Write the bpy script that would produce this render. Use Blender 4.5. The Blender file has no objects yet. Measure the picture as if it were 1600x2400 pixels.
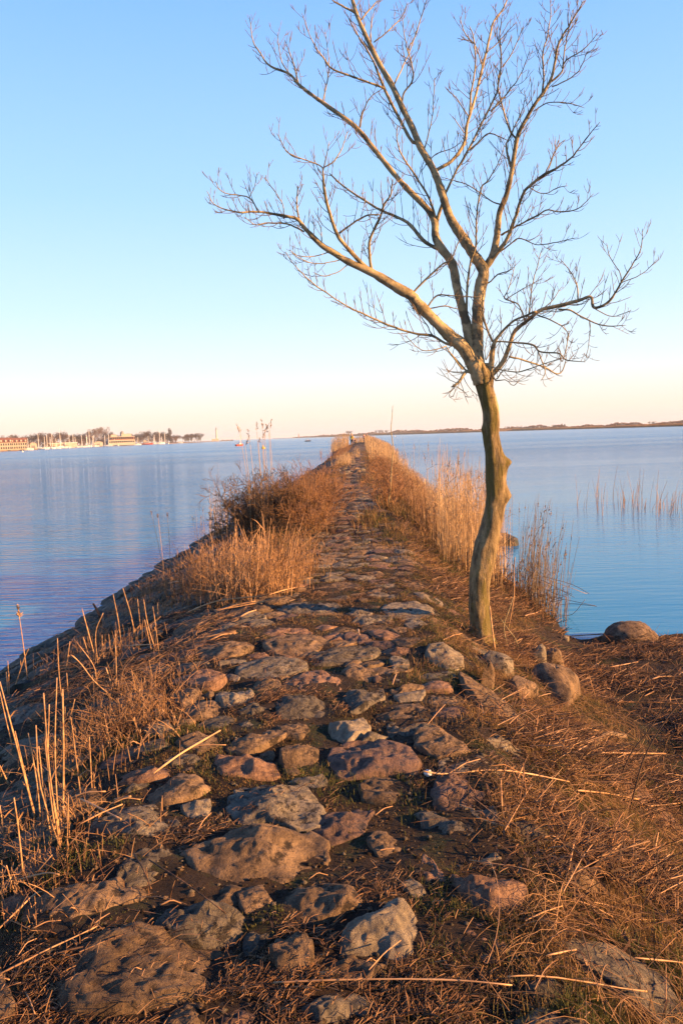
import bpy, math, random
import numpy as np
from mathutils import Vector, Matrix

random.seed(7)
RNG = np.random.default_rng(11)
scene = bpy.context.scene

# ---------------------------------------------------------------- camera
IW, IH = 1600.0, 2400.0
FPX = 1937.0
CAMZ = 2.6
PITCH, ROLL, YAW = math.radians(5.27), math.atan(0.036), 0.0

def cam_rot(yaw):
    # looks along +Y when yaw = 0
    return (Matrix.Rotation(yaw, 3, 'Z') @ Matrix.Rotation(math.radians(90) - PITCH, 3, 'X')
            @ Matrix.Rotation(-ROLL, 3, 'Z'))

def px_of(R, d):
    c = R.transposed() @ Vector(d)
    return IW / 2 + FPX * c.x / -c.z, IH / 2 - FPX * c.y / -c.z

lo, hi = -0.2, 0.2
for _ in range(50):                       # the causeway (+Y) vanishes at x = 848 in the photograph
    mid = (lo + hi) / 2
    if px_of(cam_rot(mid), (0, 1, 0))[0] > 848: hi = mid
    else: lo = mid
YAW = (lo + hi) / 2
CR = cam_rot(YAW)
CAM = Vector((0, 0, CAMZ))
cam_data = bpy.data.cameras.new('camera')
cam = bpy.data.objects.new('camera', cam_data)
scene.collection.objects.link(cam)
cam.matrix_world = Matrix.Translation(CAM) @ CR.to_4x4()
cam_data.sensor_fit = 'VERTICAL'
cam_data.sensor_height = 24.0
cam_data.lens = FPX / IH * 24.0
cam_data.clip_start = 0.05
cam_data.clip_end = 60000
scene.camera = cam

# ---------------------------------------------------------------- sun, sky, exposure
SUN_EL = math.radians(15.5)
SUN_AZ = math.radians(106.0)               # clockwise from +Y: from the right, a little behind the camera
sd = Vector((math.sin(SUN_AZ) * math.cos(SUN_EL), math.cos(SUN_AZ) * math.cos(SUN_EL), math.sin(SUN_EL)))
sun_data = bpy.data.lights.new('sun', 'SUN')
sun_data.energy = 5.0
sun_data.angle = math.radians(0.53)
sun_data.color = (1.0, 0.52, 0.195)
sun = bpy.data.objects.new('sun', sun_data)
scene.collection.objects.link(sun)
sun.rotation_euler = sd.to_track_quat('Z', 'Y').to_euler()

def lin(r, g, b):
    f = lambda c: c / 12.92 if c <= 0.04045 else ((c + 0.055) / 1.055) ** 2.4
    return (f(r / 255), f(g / 255), f(b / 255), 1.0)

world = bpy.data.worlds.new('World')
scene.world = world
world.use_nodes = True
wn, wl = world.node_tree.nodes, world.node_tree.links
wn.clear()
w_out = wn.new('ShaderNodeOutputWorld')
w_bg = wn.new('ShaderNodeBackground')
w_bg.inputs['Strength'].default_value = 0.1
sky = wn.new('ShaderNodeTexSky')
sky.sky_type = 'NISHITA'
sky.sun_disc = False
sky.sun_elevation = SUN_EL
sky.sun_rotation = SUN_AZ
sky.dust_density = 0.6
sky.ozone_density = 2.0
tc = wn.new('ShaderNodeTexCoord')
sep = wn.new('ShaderNodeSeparateXYZ')
ramp = wn.new('ShaderNodeValToRGB')
cr = ramp.color_ramp
cr.interpolation = 'LINEAR'
stops = [(0.0, (226, 212, 214)), (0.010, (240, 219, 208)), (0.026, (247, 227, 211)), (0.050, (241, 233, 225)), (0.085, (224, 236, 245)),
         (0.15, (200, 229, 254)), (0.27, (168, 211, 255)), (0.44, (134, 186, 252)), (0.7, (64, 112, 190)), (1.0, (26, 54, 118))]
while len(cr.elements) < len(stops): cr.elements.new(0.5)
for e, (p, c) in zip(cr.elements, stops):
    e.position = p
for e, (p, c) in zip(cr.elements, stops):
    e.color = lin(*c)
scl = wn.new('ShaderNodeVectorMath'); scl.operation = 'SCALE'; scl.inputs['Scale'].default_value = 3.3
mixw = wn.new('ShaderNodeMix'); mixw.data_type = 'RGBA'; mixw.inputs['Factor'].default_value = 0.94
wl.new(tc.outputs['Generated'], sep.inputs[0])
wl.new(sep.outputs['Z'], ramp.inputs[0])
wl.new(ramp.outputs['Color'], scl.inputs[0])
wl.new(sky.outputs[0], mixw.inputs['A'])
wl.new(scl.outputs[0], mixw.inputs['B'])
wl.new(mixw.outputs['Result'], w_bg.inputs['Color'])
wl.new(w_bg.outputs[0], w_out.inputs[0])

vs = scene.view_settings
scene.display_settings.display_device = 'sRGB'
vs.view_transform = 'Standard'; vs.look = 'None'; vs.gamma = 1.0; vs.exposure = 1.88; vs.use_curve_mapping = False
scene.render.engine = 'CYCLES'
scene.cycles.max_bounces = 6
scene.cycles.use_denoising = True

# ---------------------------------------------------------------- pixel <-> world helpers (used to measure positions)
CRn = np.array(CR)
def ray(px, py):
    d = CRn @ np.array([(px - IW / 2) / FPX, -(py - IH / 2) / FPX, -1.0])
    return d
def GZ(px, py, z):
    d = ray(px, py); t = (z - CAMZ) / d[2]
    return np.array([0, 0, CAMZ]) + d * t
def GY(px, py, Y):
    d = ray(px, py)
    return np.array([0, 0, CAMZ]) + d * (Y / d[1])
def horizon(px): return 1025.3 - 0.036 * (px - 690)
def ppm(Y): return FPX / Y                 # photograph pixels per metre at depth Y
def proj(P):
    c = (np.asarray(P) - np.array([0, 0, CAMZ])) @ CRn
    return IW / 2 + FPX * c[..., 0] / -c[..., 2], IH / 2 - FPX * c[..., 1] / -c[..., 2]

# ---------------------------------------------------------------- noise
def _h(ix, iy, iz, seed):
    n = (ix * 374761393 + iy * 668265263 + iz * 2147483647 + seed * 974711) & 0xffffffff
    n = ((n ^ (n >> 13)) * 1274126177) & 0xffffffff
    n = n ^ (n >> 16)
    return (n & 0xffff) / 32767.5 - 1.0
def noise3(x, y, z, seed=0):
    x, y, z = np.broadcast_arrays(np.asarray(x, float), np.asarray(y, float), np.asarray(z, float))
    ix, iy, iz = np.floor(x).astype(np.int64), np.floor(y).astype(np.int64), np.floor(z).astype(np.int64)
    fx, fy, fz = x - ix, y - iy, z - iz
    u, v, w = fx * fx * (3 - 2 * fx), fy * fy * (3 - 2 * fy), fz * fz * (3 - 2 * fz)
    r = 0
    for a in (0, 1):
        for b in (0, 1):
            for c in (0, 1):
                r = r + _h(ix + a, iy + b, iz + c, seed) * (u if a else 1 - u) * (v if b else 1 - v) * (w if c else 1 - w)
    return r
def fbm(x, y, z, o=3, seed=0):
    r, a, f = 0, 1.0, 1.0
    for k in range(o):
        r = r + a * noise3(np.asarray(x) * f, np.asarray(y) * f, np.asarray(z) * f, seed + k * 17)
        a *= 0.5; f *= 2.03
    return r

# ---------------------------------------------------------------- mesh helpers
COL = scene.collection
def mesh_of(name, V, F, mats, mi=None, smooth=True):
    V = np.asarray(V, np.float32).reshape(-1, 3)
    me = bpy.data.meshes.new(name)
    if isinstance(F, np.ndarray):
        k = F.shape[1]; n = len(F)
        me.vertices.add(len(V)); me.vertices.foreach_set('co', V.ravel())
        me.loops.add(n * k); me.loops.foreach_set('vertex_index', F.astype(np.int32).ravel())
        me.polygons.add(n); me.polygons.foreach_set('loop_start', np.arange(0, n * k, k, dtype=np.int32))
        me.update(calc_edges=True)
    else:
        me.from_pydata(V.tolist(), [], [list(map(int, f)) for f in F]); me.update()
    for m in (mats if isinstance(mats, (list, tuple)) else [mats]): me.materials.append(m)
    if mi is not None: me.polygons.foreach_set('material_index', np.asarray(mi, np.int32))
    if smooth: me.polygons.foreach_set('use_smooth', np.ones(len(me.polygons), bool))
    me.validate()
    return me
def link(name, me, parent=None, loc=None):
    o = bpy.data.objects.new(name, me)
    COL.objects.link(o)
    if parent is not None: o.parent = parent
    if loc is not None: o.location = loc
    return o
def tag(o, label=None, cat=None, group=None, kind=None):
    if label: o['label'] = label
    if cat: o['category'] = cat
    if group: o['group'] = group
    if kind: o['kind'] = kind
    return o
def empty(name, loc=(0, 0, 0)):
    o = bpy.data.objects.new(name, None); COL.objects.link(o); o.location = loc
    o.empty_display_size = 0.2
    return o
def local(V, loc): return np.asarray(V, float).reshape(-1, 3) - np.asarray(loc, float)
def copy_tree(o, parent=None):
    c = o.copy(); COL.objects.link(c)
    if parent is not None: c.parent = parent
    for ch in [x for x in list(o.children)]: copy_tree(ch, c)
    return c

class MB:
    """collects quads / triangles, several materials"""
    def __init__(s): s.V = []; s.F = []; s.M = []; s.n = 0
    def add(s, V, F, m=0):
        V = np.asarray(V, float).reshape(-1, 3)
        s.V.append(V)
        for f in F: s.F.append([int(i) + s.n for i in f]); s.M.append(m)
        s.n += len(V); return s
    def box(s, c, d, m=0, rz=0.0):
        x, y, z = (d[0] / 2, d[1] / 2, d[2] / 2)
        P = np.array([[-x, -y, -z], [x, -y, -z], [x, y, -z], [-x, y, -z], [-x, -y, z], [x, -y, z], [x, y, z], [-x, y, z]])
        if rz:
            cs, sn = math.cos(rz), math.sin(rz)
            P = np.stack([P[:, 0] * cs - P[:, 1] * sn, P[:, 0] * sn + P[:, 1] * cs, P[:, 2]], 1)
        return s.add(P + np.array(c), [(0, 3, 2, 1), (4, 5, 6, 7), (0, 1, 5, 4), (1, 2, 6, 5), (2, 3, 7, 6), (3, 0, 4, 7)], m)
    def tube(s, pts, r, sides=6, m=0):
        V, F = tube(np.asarray(pts, float), np.broadcast_to(np.asarray(r, float), (len(pts),)), sides)
        return s.add(V, F, m)
    def make(s, name, mats, parent=None, loc=None, smooth=False):
        return link(name, mesh_of(name, np.concatenate(s.V), s.F, mats, s.M, smooth), parent, loc)

def tubes(P, R, sides=3, cap=True):
    """P (N,k,3), R (N,k) -> vertices, quad faces (N tubes of k rings)"""
    P = np.asarray(P, float); R = np.asarray(R, float)
    N, k, _ = P.shape
    T = np.gradient(P, axis=1)
    T /= np.linalg.norm(T, axis=2, keepdims=True) + 1e-9
    mean = T.mean(axis=1); ax = np.argmin(np.abs(mean), axis=1)
    ref = np.eye(3)[ax][:, None, :]
    A = np.cross(T, np.broadcast_to(ref, T.shape)); A /= np.linalg.norm(A, axis=2, keepdims=True) + 1e-9
    B = np.cross(T, A)
    th = np.linspace(0, 2 * math.pi, sides, endpoint=False)
    V = (P[:, :, None, :] + R[:, :, None, None] * (np.cos(th)[None, None, :, None] * A[:, :, None, :]
                                                  + np.sin(th)[None, None, :, None] * B[:, :, None, :]))
    idx = np.arange(N * k * sides).reshape(N, k, sides)
    a = idx[:, :-1, :]; b = np.roll(idx, -1, axis=2)[:, :-1, :]
    c = np.roll(idx, -1, axis=2)[:, 1:, :]; d = idx[:, 1:, :]
    F = np.stack([a, d, c, b], -1).reshape(-1, 4)
    return V.reshape(-1, 3), F
def tube(pts, r, sides=6):
    V, F = tubes(pts[None], np.asarray(r, float)[None], sides)
    k = len(pts); n = len(V)
    F = F.tolist()
    F.append(list(range(sides))); F.append(list(range(n - sides, n))[::-1])
    return V, F
def merge(parts):
    Vs, Fs, Ms, n = [], [], [], 0
    for i, it in enumerate(parts):
        V, F = it[0], it[1]; m = it[2] if len(it) > 2 else 0
        if len(V) == 0: continue
        Vs.append(V); Fs.append(np.asarray(F) + n); Ms.append(np.full(len(F), m)); n += len(V)
    return np.concatenate(Vs), np.concatenate(Fs), np.concatenate(Ms)
def smooth_line(pts, n):
    pts = np.asarray(pts, float)
    if len(pts) == 2: pts = np.stack([pts[0], (pts[0] + pts[1]) / 2, pts[1]])
    P = np.concatenate([[2 * pts[0] - pts[1]], pts, [2 * pts[-1] - pts[-2]]])
    seg = len(pts) - 1
    u = np.linspace(0, seg - 1e-6, n); i = u.astype(int); t = (u - i)[:, None]
    a, b, c, d = P[i], P[i + 1], P[i + 2], P[i + 3]
    return 0.5 * (2 * b + (c - a) * t + (2 * a - 5 * b + 4 * c - d) * t * t + (3 * b - a - 3 * c + d) * t ** 3)

# ---------------------------------------------------------------- materials
def mat(name, c1, c2=None, scale=6.0, rough=0.85, bump=0.0, bscale=40.0, c3=None, c3scale=3.0, c3amt=0.5, rand=0.0,
        spec=0.3, coord='Object', emit=None, trans=0.0, stretch=None, detail=6.0, bdist=0.01):
    g = 1.06 if name.startswith('stone') else 0.86; wb = 0.90 if name.startswith('stone') else 1.0
    c1 = (c1[0] * g, c1[1] * g, c1[2] * g * wb); c2 = c2 and (c2[0] * g, c2[1] * g, c2[2] * g * wb); c3 = c3 and tuple(v * g for v in c3)
    m = bpy.data.materials.new(name); m.use_nodes = True
    n, l = m.node_tree.nodes, m.node_tree.links
    b = n['Principled BSDF']
    b.inputs['Roughness'].default_value = rough
    b.inputs['Specular IOR Level'].default_value = spec
    tcn = n.new('ShaderNodeTexCoord')
    src = tcn.outputs[coord]
    if stretch:
        mp = n.new('ShaderNodeMapping'); mp.inputs['Scale'].default_value = stretch
        l.new(src, mp.inputs[0]); src = mp.outputs[0]
    col = None
    if c2 is None:
        b.inputs['Base Color'].default_value = (*c1, 1)
        rgb = n.new('ShaderNodeRGB'); rgb.outputs[0].default_value = (*c1, 1); col = rgb.outputs[0]
    else:
        tx = n.new('ShaderNodeTexNoise'); tx.inputs['Scale'].default_value = scale; tx.inputs['Detail'].default_value = detail
        tx.inputs['Roughness'].default_value = 0.65
        l.new(src, tx.inputs['Vector'])
        rp = n.new('ShaderNodeValToRGB')
        rp.color_ramp.elements[0].position = 0.36; rp.color_ramp.elements[1].position = 0.64
        rp.color_ramp.elements[0].color = (*c1, 1); rp.color_ramp.elements[1].color = (*c2, 1)
        l.new(tx.outputs['Fac'], rp.inputs[0]); col = rp.outputs[0]
    if c3 is not None:
        t3 = n.new('ShaderNodeTexNoise'); t3.inputs['Scale'].default_value = c3scale; t3.inputs['Detail'].default_value = 7
        t3.inputs['Roughness'].default_value = 0.7
        l.new(src, t3.inputs['Vector'])
        r3 = n.new('ShaderNodeValToRGB'); r3.color_ramp.elements[0].position = 1 - c3amt; r3.color_ramp.elements[1].position = min(1, 1 - c3amt + 0.08)
        l.new(t3.outputs['Fac'], r3.inputs[0])
        mx = n.new('ShaderNodeMix'); mx.data_type = 'RGBA'
        l.new(r3.outputs[0], mx.inputs['Factor']); l.new(col, mx.inputs['A']); mx.inputs['B'].default_value = (*c3, 1)
        col = mx.outputs['Result']
    if rand > 0:
        oi = n.new('ShaderNodeObjectInfo'); mr = n.new('ShaderNodeMapRange')
        mr.inputs['To Min'].default_value = 1 - rand; mr.inputs['To Max'].default_value = 1 + rand
        l.new(oi.outputs['Random'], mr.inputs['Value'])
        hs = n.new('ShaderNodeHueSaturation'); l.new(mr.outputs[0], hs.inputs['Value']); l.new(col, hs.inputs['Color'])
        col = hs.outputs[0]
    l.new(col, b.inputs['Base Color'])
    if bump > 0:
        bt = n.new('ShaderNodeTexNoise'); bt.inputs['Scale'].default_value = bscale; bt.inputs['Detail'].default_value = 8
        bt.inputs['Roughness'].default_value = 0.7
        l.new(src, bt.inputs['Vector'])
        bm = n.new('ShaderNodeBump'); bm.inputs['Strength'].default_value = bump; bm.inputs['Distance'].default_value = bdist * (3.0 if name.startswith('stone') else 1.6)
        l.new(bt.outputs['Fac'], bm.inputs['Height']); l.new(bm.outputs[0], b.inputs['Normal'])
    if trans > 0:
        td = n.new('ShaderNodeBsdfTranslucent'); ms = n.new('ShaderNodeMixShader'); ms.inputs[0].default_value = trans
        l.new(col, td.inputs['Color']); l.new(b.outputs[0], ms.inputs[1]); l.new(td.outputs[0], ms.inputs[2])
        l.new(ms.outputs[0], n['Material Output'].inputs['Surface'])
    return m

M = {}
M['stone_grey'] = mat('stone_grey', (0.06, 0.053, 0.048), (0.20, 0.17, 0.14), 13, 0.9, 1.0, 26, (0.028, 0.024, 0.02), 17, 0.47, rand=0.3, bdist=0.012)
M['stone_brown'] = mat('stone_brown', (0.07, 0.047, 0.032), (0.22, 0.15, 0.098), 11, 0.9, 1.0, 26, (0.035, 0.025, 0.016), 15, 0.46, rand=0.3, bdist=0.012)
M['stone_red'] = mat('stone_red', (0.085, 0.048, 0.036), (0.24, 0.145, 0.10), 16, 0.86, 0.9, 34, (0.06, 0.04, 0.04), 22, 0.42, rand=0.25, bdist=0.01)
M['stone_purple'] = mat('stone_purple', (0.055, 0.038, 0.034), (0.18, 0.11, 0.09), 16, 0.86, 0.9, 28, (0.04, 0.035, 0.04), 16, 0.46, rand=0.2, bdist=0.014)
M['stone_pale'] = mat('stone_pale', (0.09, 0.075, 0.06), (0.24, 0.20, 0.155), 12, 0.85, 0.8, 34, (0.07, 0.06, 0.055), 16, 0.42, rand=0.2, bdist=0.01)
M['stone_dark'] = mat('stone_dark', (0.03, 0.026, 0.022), (0.09, 0.075, 0.06), 7, 0.7, 0.8, 26, (0.02, 0.028, 0.012), 5, 0.46, rand=0.3, bdist=0.012)
M['soil'] = mat('soil', (0.014, 0.009, 0.006), (0.055, 0.032, 0.017), 14, 0.95, 0.9, 60, (0.035, 0.042, 0.012), 3.5, 0.47, bdist=0.035)
M['straw'] = mat('straw', (0.22, 0.115, 0.05), (0.46, 0.28, 0.14), 2.5, 0.6, coord='Object', c3=(0.10, 0.05, 0.025), c3scale=5, c3amt=0.5)
M['litter'] = mat('litter', (0.032, 0.017, 0.010), (0.36, 0.185, 0.08), 9.0, 0.75, c3=(0.045, 0.026, 0.016), c3scale=6, c3amt=0.52)
M['reed'] = mat('reed', (0.40, 0.25, 0.12), (0.70, 0.50, 0.28), 1.7, 0.55, rand=0.1, trans=0.15)
M['stub'] = mat('stub', (0.24, 0.13, 0.06), (0.58, 0.36, 0.18), 5, 0.45, rand=0.12, stretch=(1, 1, 6))
M['reed_grey'] = mat('reed_grey', (0.10, 0.08, 0.06), (0.27, 0.21, 0.15), 2.2, 0.7)
M['plume'] = mat('plume', (0.24, 0.15, 0.095), (0.42, 0.28, 0.18), 20, 0.9)
M['grass_green'] = mat('grass_green', (0.06, 0.075, 0.015), (0.15, 0.15, 0.04), 6, 0.7, trans=0.3)
M['grass_dry'] = mat('grass_dry', (0.05, 0.034, 0.013), (0.38, 0.23, 0.10), 5, 0.75, trans=0.25, c3=(0.08, 0.085, 0.025), c3scale=2.2, c3amt=0.48)
M['bramble'] = mat('bramble', (0.06, 0.036, 0.018), (0.22, 0.13, 0.062), 3, 0.7)
M['shrub'] = mat('shrub', (0.18, 0.09, 0.045), (0.36, 0.20, 0.10), 3, 0.7)
M['dead_leaf'] = mat('dead_leaf', (0.03, 0.018, 0.011), (0.28, 0.155, 0.08), 8, 0.8, trans=0.2)
M['twig_dark'] = mat('twig_dark', (0.035, 0.022, 0.016), (0.09, 0.055, 0.035), 10, 0.7)
M['bark'] = mat('bark', (0.075, 0.055, 0.028), (0.36, 0.27, 0.14), 26, 0.92, 1.0, 50, (0.14, 0.115, 0.035), 7, 0.52, stretch=(1, 1, 0.25), bdist=0.02)
M['branch'] = mat('branch', (0.22, 0.175, 0.09), (0.45, 0.36, 0.20), 9, 0.75, 0.5, 60, c3=(0.12, 0.10, 0.06), c3scale=6, c3amt=0.5)
M['twig'] = mat('twig', (0.09, 0.062, 0.04), (0.24, 0.17, 0.10), 5, 0.7)
# ================================================================ THE SETTING: causeway ground and water
CREST = 1.1
def wl_(y): return np.interp(y, [-20, 0, 20, 67, 110, 142, 180, 205, 215], [-4.3, -4.3, -4.25, -3.8, -4.1, -5.2, -4.5, -1.5, 0.3])
def wr_(y): return np.interp(y, [-20, 0, 13, 55, 129, 180, 205, 215], [2.45, 2.45, 2.45, 2.6, 3.9, 3.2, 1.4, 0.5])
def yedge(x): return 10.35 - 0.42 * (x - 2.5) + 0.25 * np.sin(x * 2.1) + 0.12 * np.sin(x * 6.3 + 1)
def sst(t): t = np.clip(t, 0, 1); return t * t * (3 - 2 * t)
def H0(x, y):
    x = np.asarray(x, float); y = np.asarray(y, float)
    j = 0.14 * noise3(x * 0, y * 0.7, 3.3) + 0.07 * noise3(x * 0, y * 2.3, 1.3)
    wl = wl_(y) + j; wr = wr_(y) + j
    cl = np.interp(y, [0, 20, 100, 205, 215], [-1.0, -1.1, -1.0, -0.6, 0.2]); crr = np.interp(y, [0, 20, 100, 205, 215], [0.5, 0.55, 0.9, 0.8, 0.3])
    tl = np.clip((cl - x) / (cl - wl), 0, 1.9); tr = np.clip((x - crr) / (wr - crr), 0, 1.9)
    zl = CREST * (1 - tl ** 1.2); zr = CREST * (1 - tr ** 1.05)
    z = np.minimum(zl, zr)
    e = np.clip((yedge(x) - y) / 1.6, -1, 3)
    zb = np.where(e > 0, 0.16 * sst(e) + 0.09 * sst(e / 2.5) + 0.02, 0.3 * e)
    zb = np.where(x > 0.4, zb, -1)
    k = 0.12                                   # soft maximum of slope and bank
    hh = np.clip(0.5 + 0.5 * (zb - z) / k, 0, 1)
    z = z + (zb - z) * hh + k * hh * (1 - hh)
    z = z - 0.18 * np.exp(-(((x - 1.85) / .6) ** 2 + ((y - 3.9) / 1.1) ** 2) ** 1.5)     # hollow sunk into the bank to stand in for dark shade there
    return z
def H(x, y):
    x = np.asarray(x, float); y = np.asarray(y, float)
    z = H0(x, y)
    return z + 0.036 * noise3(x * 2.1, y * 2.1, 0.5) + 0.022 * noise3(x * 6.5, y * 6.5, 2.5) + 0.006 * noise3(x * 19, y * 19, 7.5)

_T = np.concatenate([np.arange(1.2, 14, 0.02), 14 * 1.004 ** np.arange(0, 700)])
def HT(px, py):
    """first point of the ground under a photograph pixel"""
    d = ray(px, py); d = d / d[1] if d[1] > 0 else d
    P = np.array([0, 0, CAMZ]) + d * _T[:, None]
    below = P[:, 2] < np.maximum(H0(P[:, 0], P[:, 1]), 0.0)
    i = int(np.argmax(below)) if below.any() else len(_T) - 1
    return P[i]

xs = np.concatenate([np.arange(-8, -4.8, 0.2), np.arange(-4.8, 3.6, 0.05), np.arange(3.6, 9, 0.14), np.geomspace(9, 60, 22)])
ys = np.concatenate([np.arange(-14, 0, 0.5), np.arange(0, 12, 0.05), 12 * 1.0095 ** np.arange(0, 304)])
ys = ys[ys < 214]
X, Yg = np.meshgrid(xs, ys)
Z = H(X, Yg)
Z = np.where(Z < -0.9, -0.9, Z)
nx, ny = len(xs), len(ys)
I = np.arange(nx * ny).reshape(ny, nx)
Fg = np.stack([I[:-1, :-1], I[:-1, 1:], I[1:, 1:], I[1:, :-1]], -1).reshape(-1, 4)
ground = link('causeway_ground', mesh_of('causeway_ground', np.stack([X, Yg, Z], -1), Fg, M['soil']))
tag(ground, kind='structure')

# water --------------------------------------------------------------
wm = bpy.data.materials.new('water'); wm.use_nodes = True
n, l = wm.node_tree.nodes, wm.node_tree.links
b = n['Principled BSDF']
b.inputs['Base Color'].default_value = (0.006, 0.17, 0.40, 1)
b.inputs['IOR'].default_value = 1.333
b.inputs['Roughness'].default_value = 0.06
tcn = n.new('ShaderNodeTexCoord')
def nz(scale, detail, st, rough=0.5, rot=0.0, dist=0.0):
    mp = n.new('ShaderNodeMapping'); mp.inputs['Scale'].default_value = st; mp.inputs['Rotation'].default_value = (0, 0, rot)
    l.new(tcn.outputs['Object'], mp.inputs[0])
    t = n.new('ShaderNodeTexNoise'); t.inputs['Scale'].default_value = scale; t.inputs['Detail'].default_value = detail
    t.inputs['Roughness'].default_value = rough; t.inputs['Distortion'].default_value = dist
    l.new(mp.outputs[0], t.inputs['Vector']); return t.outputs['Fac']
n1 = nz(2.2, 4, (0.5, 2.4, 1), rot=0.12, dist=0.5)      # wind ripples, crests across the view
n2 = nz(7.0, 2, (0.5, 1.7, 1), rot=-0.1, dist=0.3)
n3 = nz(0.25, 2, (0.6, 1.6, 1), rot=0.3)
patch = nz(0.035, 3, (0.12, 1.0, 1), rot=0.05)            # calm and ruffled bands
pr = n.new('ShaderNodeMapRange'); pr.inputs['From Min'].default_value = 0.42; pr.inputs['From Max'].default_value = 0.60
pr.inputs['To Min'].default_value = 0.55; pr.inputs['To Max'].default_value = 1.0
l.new(patch, pr.inputs['Value'])
def mth(op, a, c):
    q = n.new('ShaderNodeMath'); q.operation = op
    for i, v in enumerate((a, c)):
        if isinstance(v, (int, float)): q.inputs[i].default_value = v
        else: l.new(v, q.inputs[i])
    return q.outputs[0]
hgt = mth('ADD', mth('ADD', mth('MULTIPLY', n1, 1.0), mth('MULTIPLY', n2, 0.22)), mth('MULTIPLY', n3, 2.0))
# sheltered (calm) water on the east side of the causeway
sx = n.new('ShaderNodeSeparateXYZ'); l.new(tcn.outputs['Object'], sx.inputs[0])
side = n.new('ShaderNodeMapRange'); side.inputs['From Min'].default_value = 0.0; side.inputs['From Max'].default_value = 3.0
side.inputs['To Min'].default_value = 1.0; side.inputs['To Max'].default_value = 0.22
l.new(sx.outputs['X'], side.inputs['Value'])
far = n.new('ShaderNodeMapRange'); far.inputs['From Min'].default_value = 15; far.inputs['From Max'].default_value = 90
l.new(sx.outputs['Y'], far.inputs['Value'])
sidef = mth('MAXIMUM', side.outputs[0], far.outputs[0])
stg = mth('MULTIPLY', pr.outputs[0], sidef)
bm = n.new('ShaderNodeBump'); dsc = n.new('ShaderNodeMapRange'); dsc.inputs['From Min'].default_value = 12; dsc.inputs['From Max'].default_value = 90
dsc.inputs['To Min'].default_value = 0.10; dsc.inputs['To Max'].default_value = 0.32; l.new(sx.outputs['Y'], dsc.inputs['Value']); l.new(dsc.outputs[0], bm.inputs['Distance'])
l.new(mth('MULTIPLY', stg, 0.9), bm.inputs['Strength']); l.new(hgt, bm.inputs['Height']); l.new(bm.outputs[0], b.inputs['Normal'])
rr0 = n.new('ShaderNodeMapRange'); rr0.inputs['From Min'].default_value = 15; rr0.inputs['From Max'].default_value = 200
rr0.inputs['To Min'].default_value = 0.05; rr0.inputs['To Max'].default_value = 0.17; l.new(sx.outputs['Y'], rr0.inputs['Value'])
l.new(mth('MULTIPLY', rr0.outputs[0], mth('MAXIMUM', pr.outputs[0], 0.7)), b.inputs['Roughness'])
# a ruffled surface never mirrors fully at grazing angles: part of the view goes into the blue water body
b.inputs['Specular IOR Level'].default_value = 0.0
gl = n.new('ShaderNodeBsdfGlossy'); fr = n.new('ShaderNodeFresnel'); fr.inputs['IOR'].default_value = 1.45
b.inputs['Normal'].links and n.id_data.links.remove(b.inputs['Normal'].links[0]); l.new(bm.outputs[0], gl.inputs['Normal']); bm2 = n.new('ShaderNodeBump'); bm2.inputs['Distance'].default_value = 0.045; l.new(stg, bm2.inputs['Strength']); l.new(hgt, bm2.inputs['Height']); l.new(bm2.outputs[0], fr.inputs['Normal'])
l.new(b.inputs['Roughness'].links[0].from_socket, gl.inputs['Roughness'])
mxs = n.new('ShaderNodeMixShader'); l.new(mth('MULTIPLY', fr.outputs[0], 0.88), mxs.inputs[0]); l.new(b.outputs[0], mxs.inputs[1]); l.new(gl.outputs[0], mxs.inputs[2])
l.new(mxs.outputs[0], n['Material Output'].inputs['Surface'])
WY = np.concatenate([[-280, -60], np.arange(-10, 60, 5.0), np.geomspace(60, 26000, 30)])
WX = np.concatenate([-np.geomspace(16000, 20, 24), np.arange(-15, 16, 5.0), np.geomspace(20, 16000, 24)])
wX, wY = np.meshgrid(WX, WY); I = np.arange(wX.size).reshape(wX.shape)
wF = np.stack([I[:-1, :-1], I[:-1, 1:], I[1:, 1:], I[1:, :-1]], -1).reshape(-1, 4)
water = link('water', mesh_of('water', np.stack([wX, wY, wX * 0], -1), wF, wm))
tag(water, kind='structure')

# ================================================================ STONES OF THE CAUSEWAY
# outlines of the larger stones, measured on the photograph (origin, scale of the enlargement, then outlines)
def conv(o, k, P): return [(o[0] + k * x, o[1] + k * y) for x, y in P]
C5 = ((400, 1350), .4464); C8 = ((500, 1700), .4464); C7 = ((0, 1700), .4464); C4 = ((0, 1200), .3827); C6 = ((1000, 1400), .3827); CB = ((1100, 1800), .3189)
ST = []   # (outline px, protrusion m, material)
def S(c, P, h, m): ST.append((conv(c[0], c[1], P), h, m))
S(C5, [(450,315),(530,268),(640,262),(740,295),(700,325),(560,335)], .07, 'stone_red')
S(C5, [(480,355),(600,325),(760,320),(835,340),(760,390),(660,430),(540,405)], .09, 'stone_brown')
S(C5, [(135,400),(250,365),(430,350),(410,390),(280,430),(170,440)], .09, 'stone_brown')
S(C5, [(735,410),(860,385),(1000,375),(1105,385),(1060,430),(900,460),(760,470)], .08, 'stone_grey')
S(C5, [(260,470),(290,435),(380,430),(400,450),(350,480),(280,490)], .08, 'stone_pale')
S(C5, [(345,490),(420,445),(560,440),(715,460),(700,500),(560,540),(420,545),(350,520)], .11, 'stone_grey')
S(C5, [(0,540),(60,510),(180,505),(290,540),(230,580),(120,590),(20,570)], .09, 'stone_red')
S(C5, [(600,590),(640,540),(760,490),(880,530),(890,600),(840,660),(720,640),(620,620)], .13, 'stone_red')
S(C5, [(890,520),(960,475),(1060,490),(1085,530),(1000,570),(930,550)], .11, 'stone_brown')
S(C5, [(1335,420),(1370,370),(1460,365),(1530,400),(1530,480),(1470,490),(1380,460)], .14, 'stone_pale')
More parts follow.
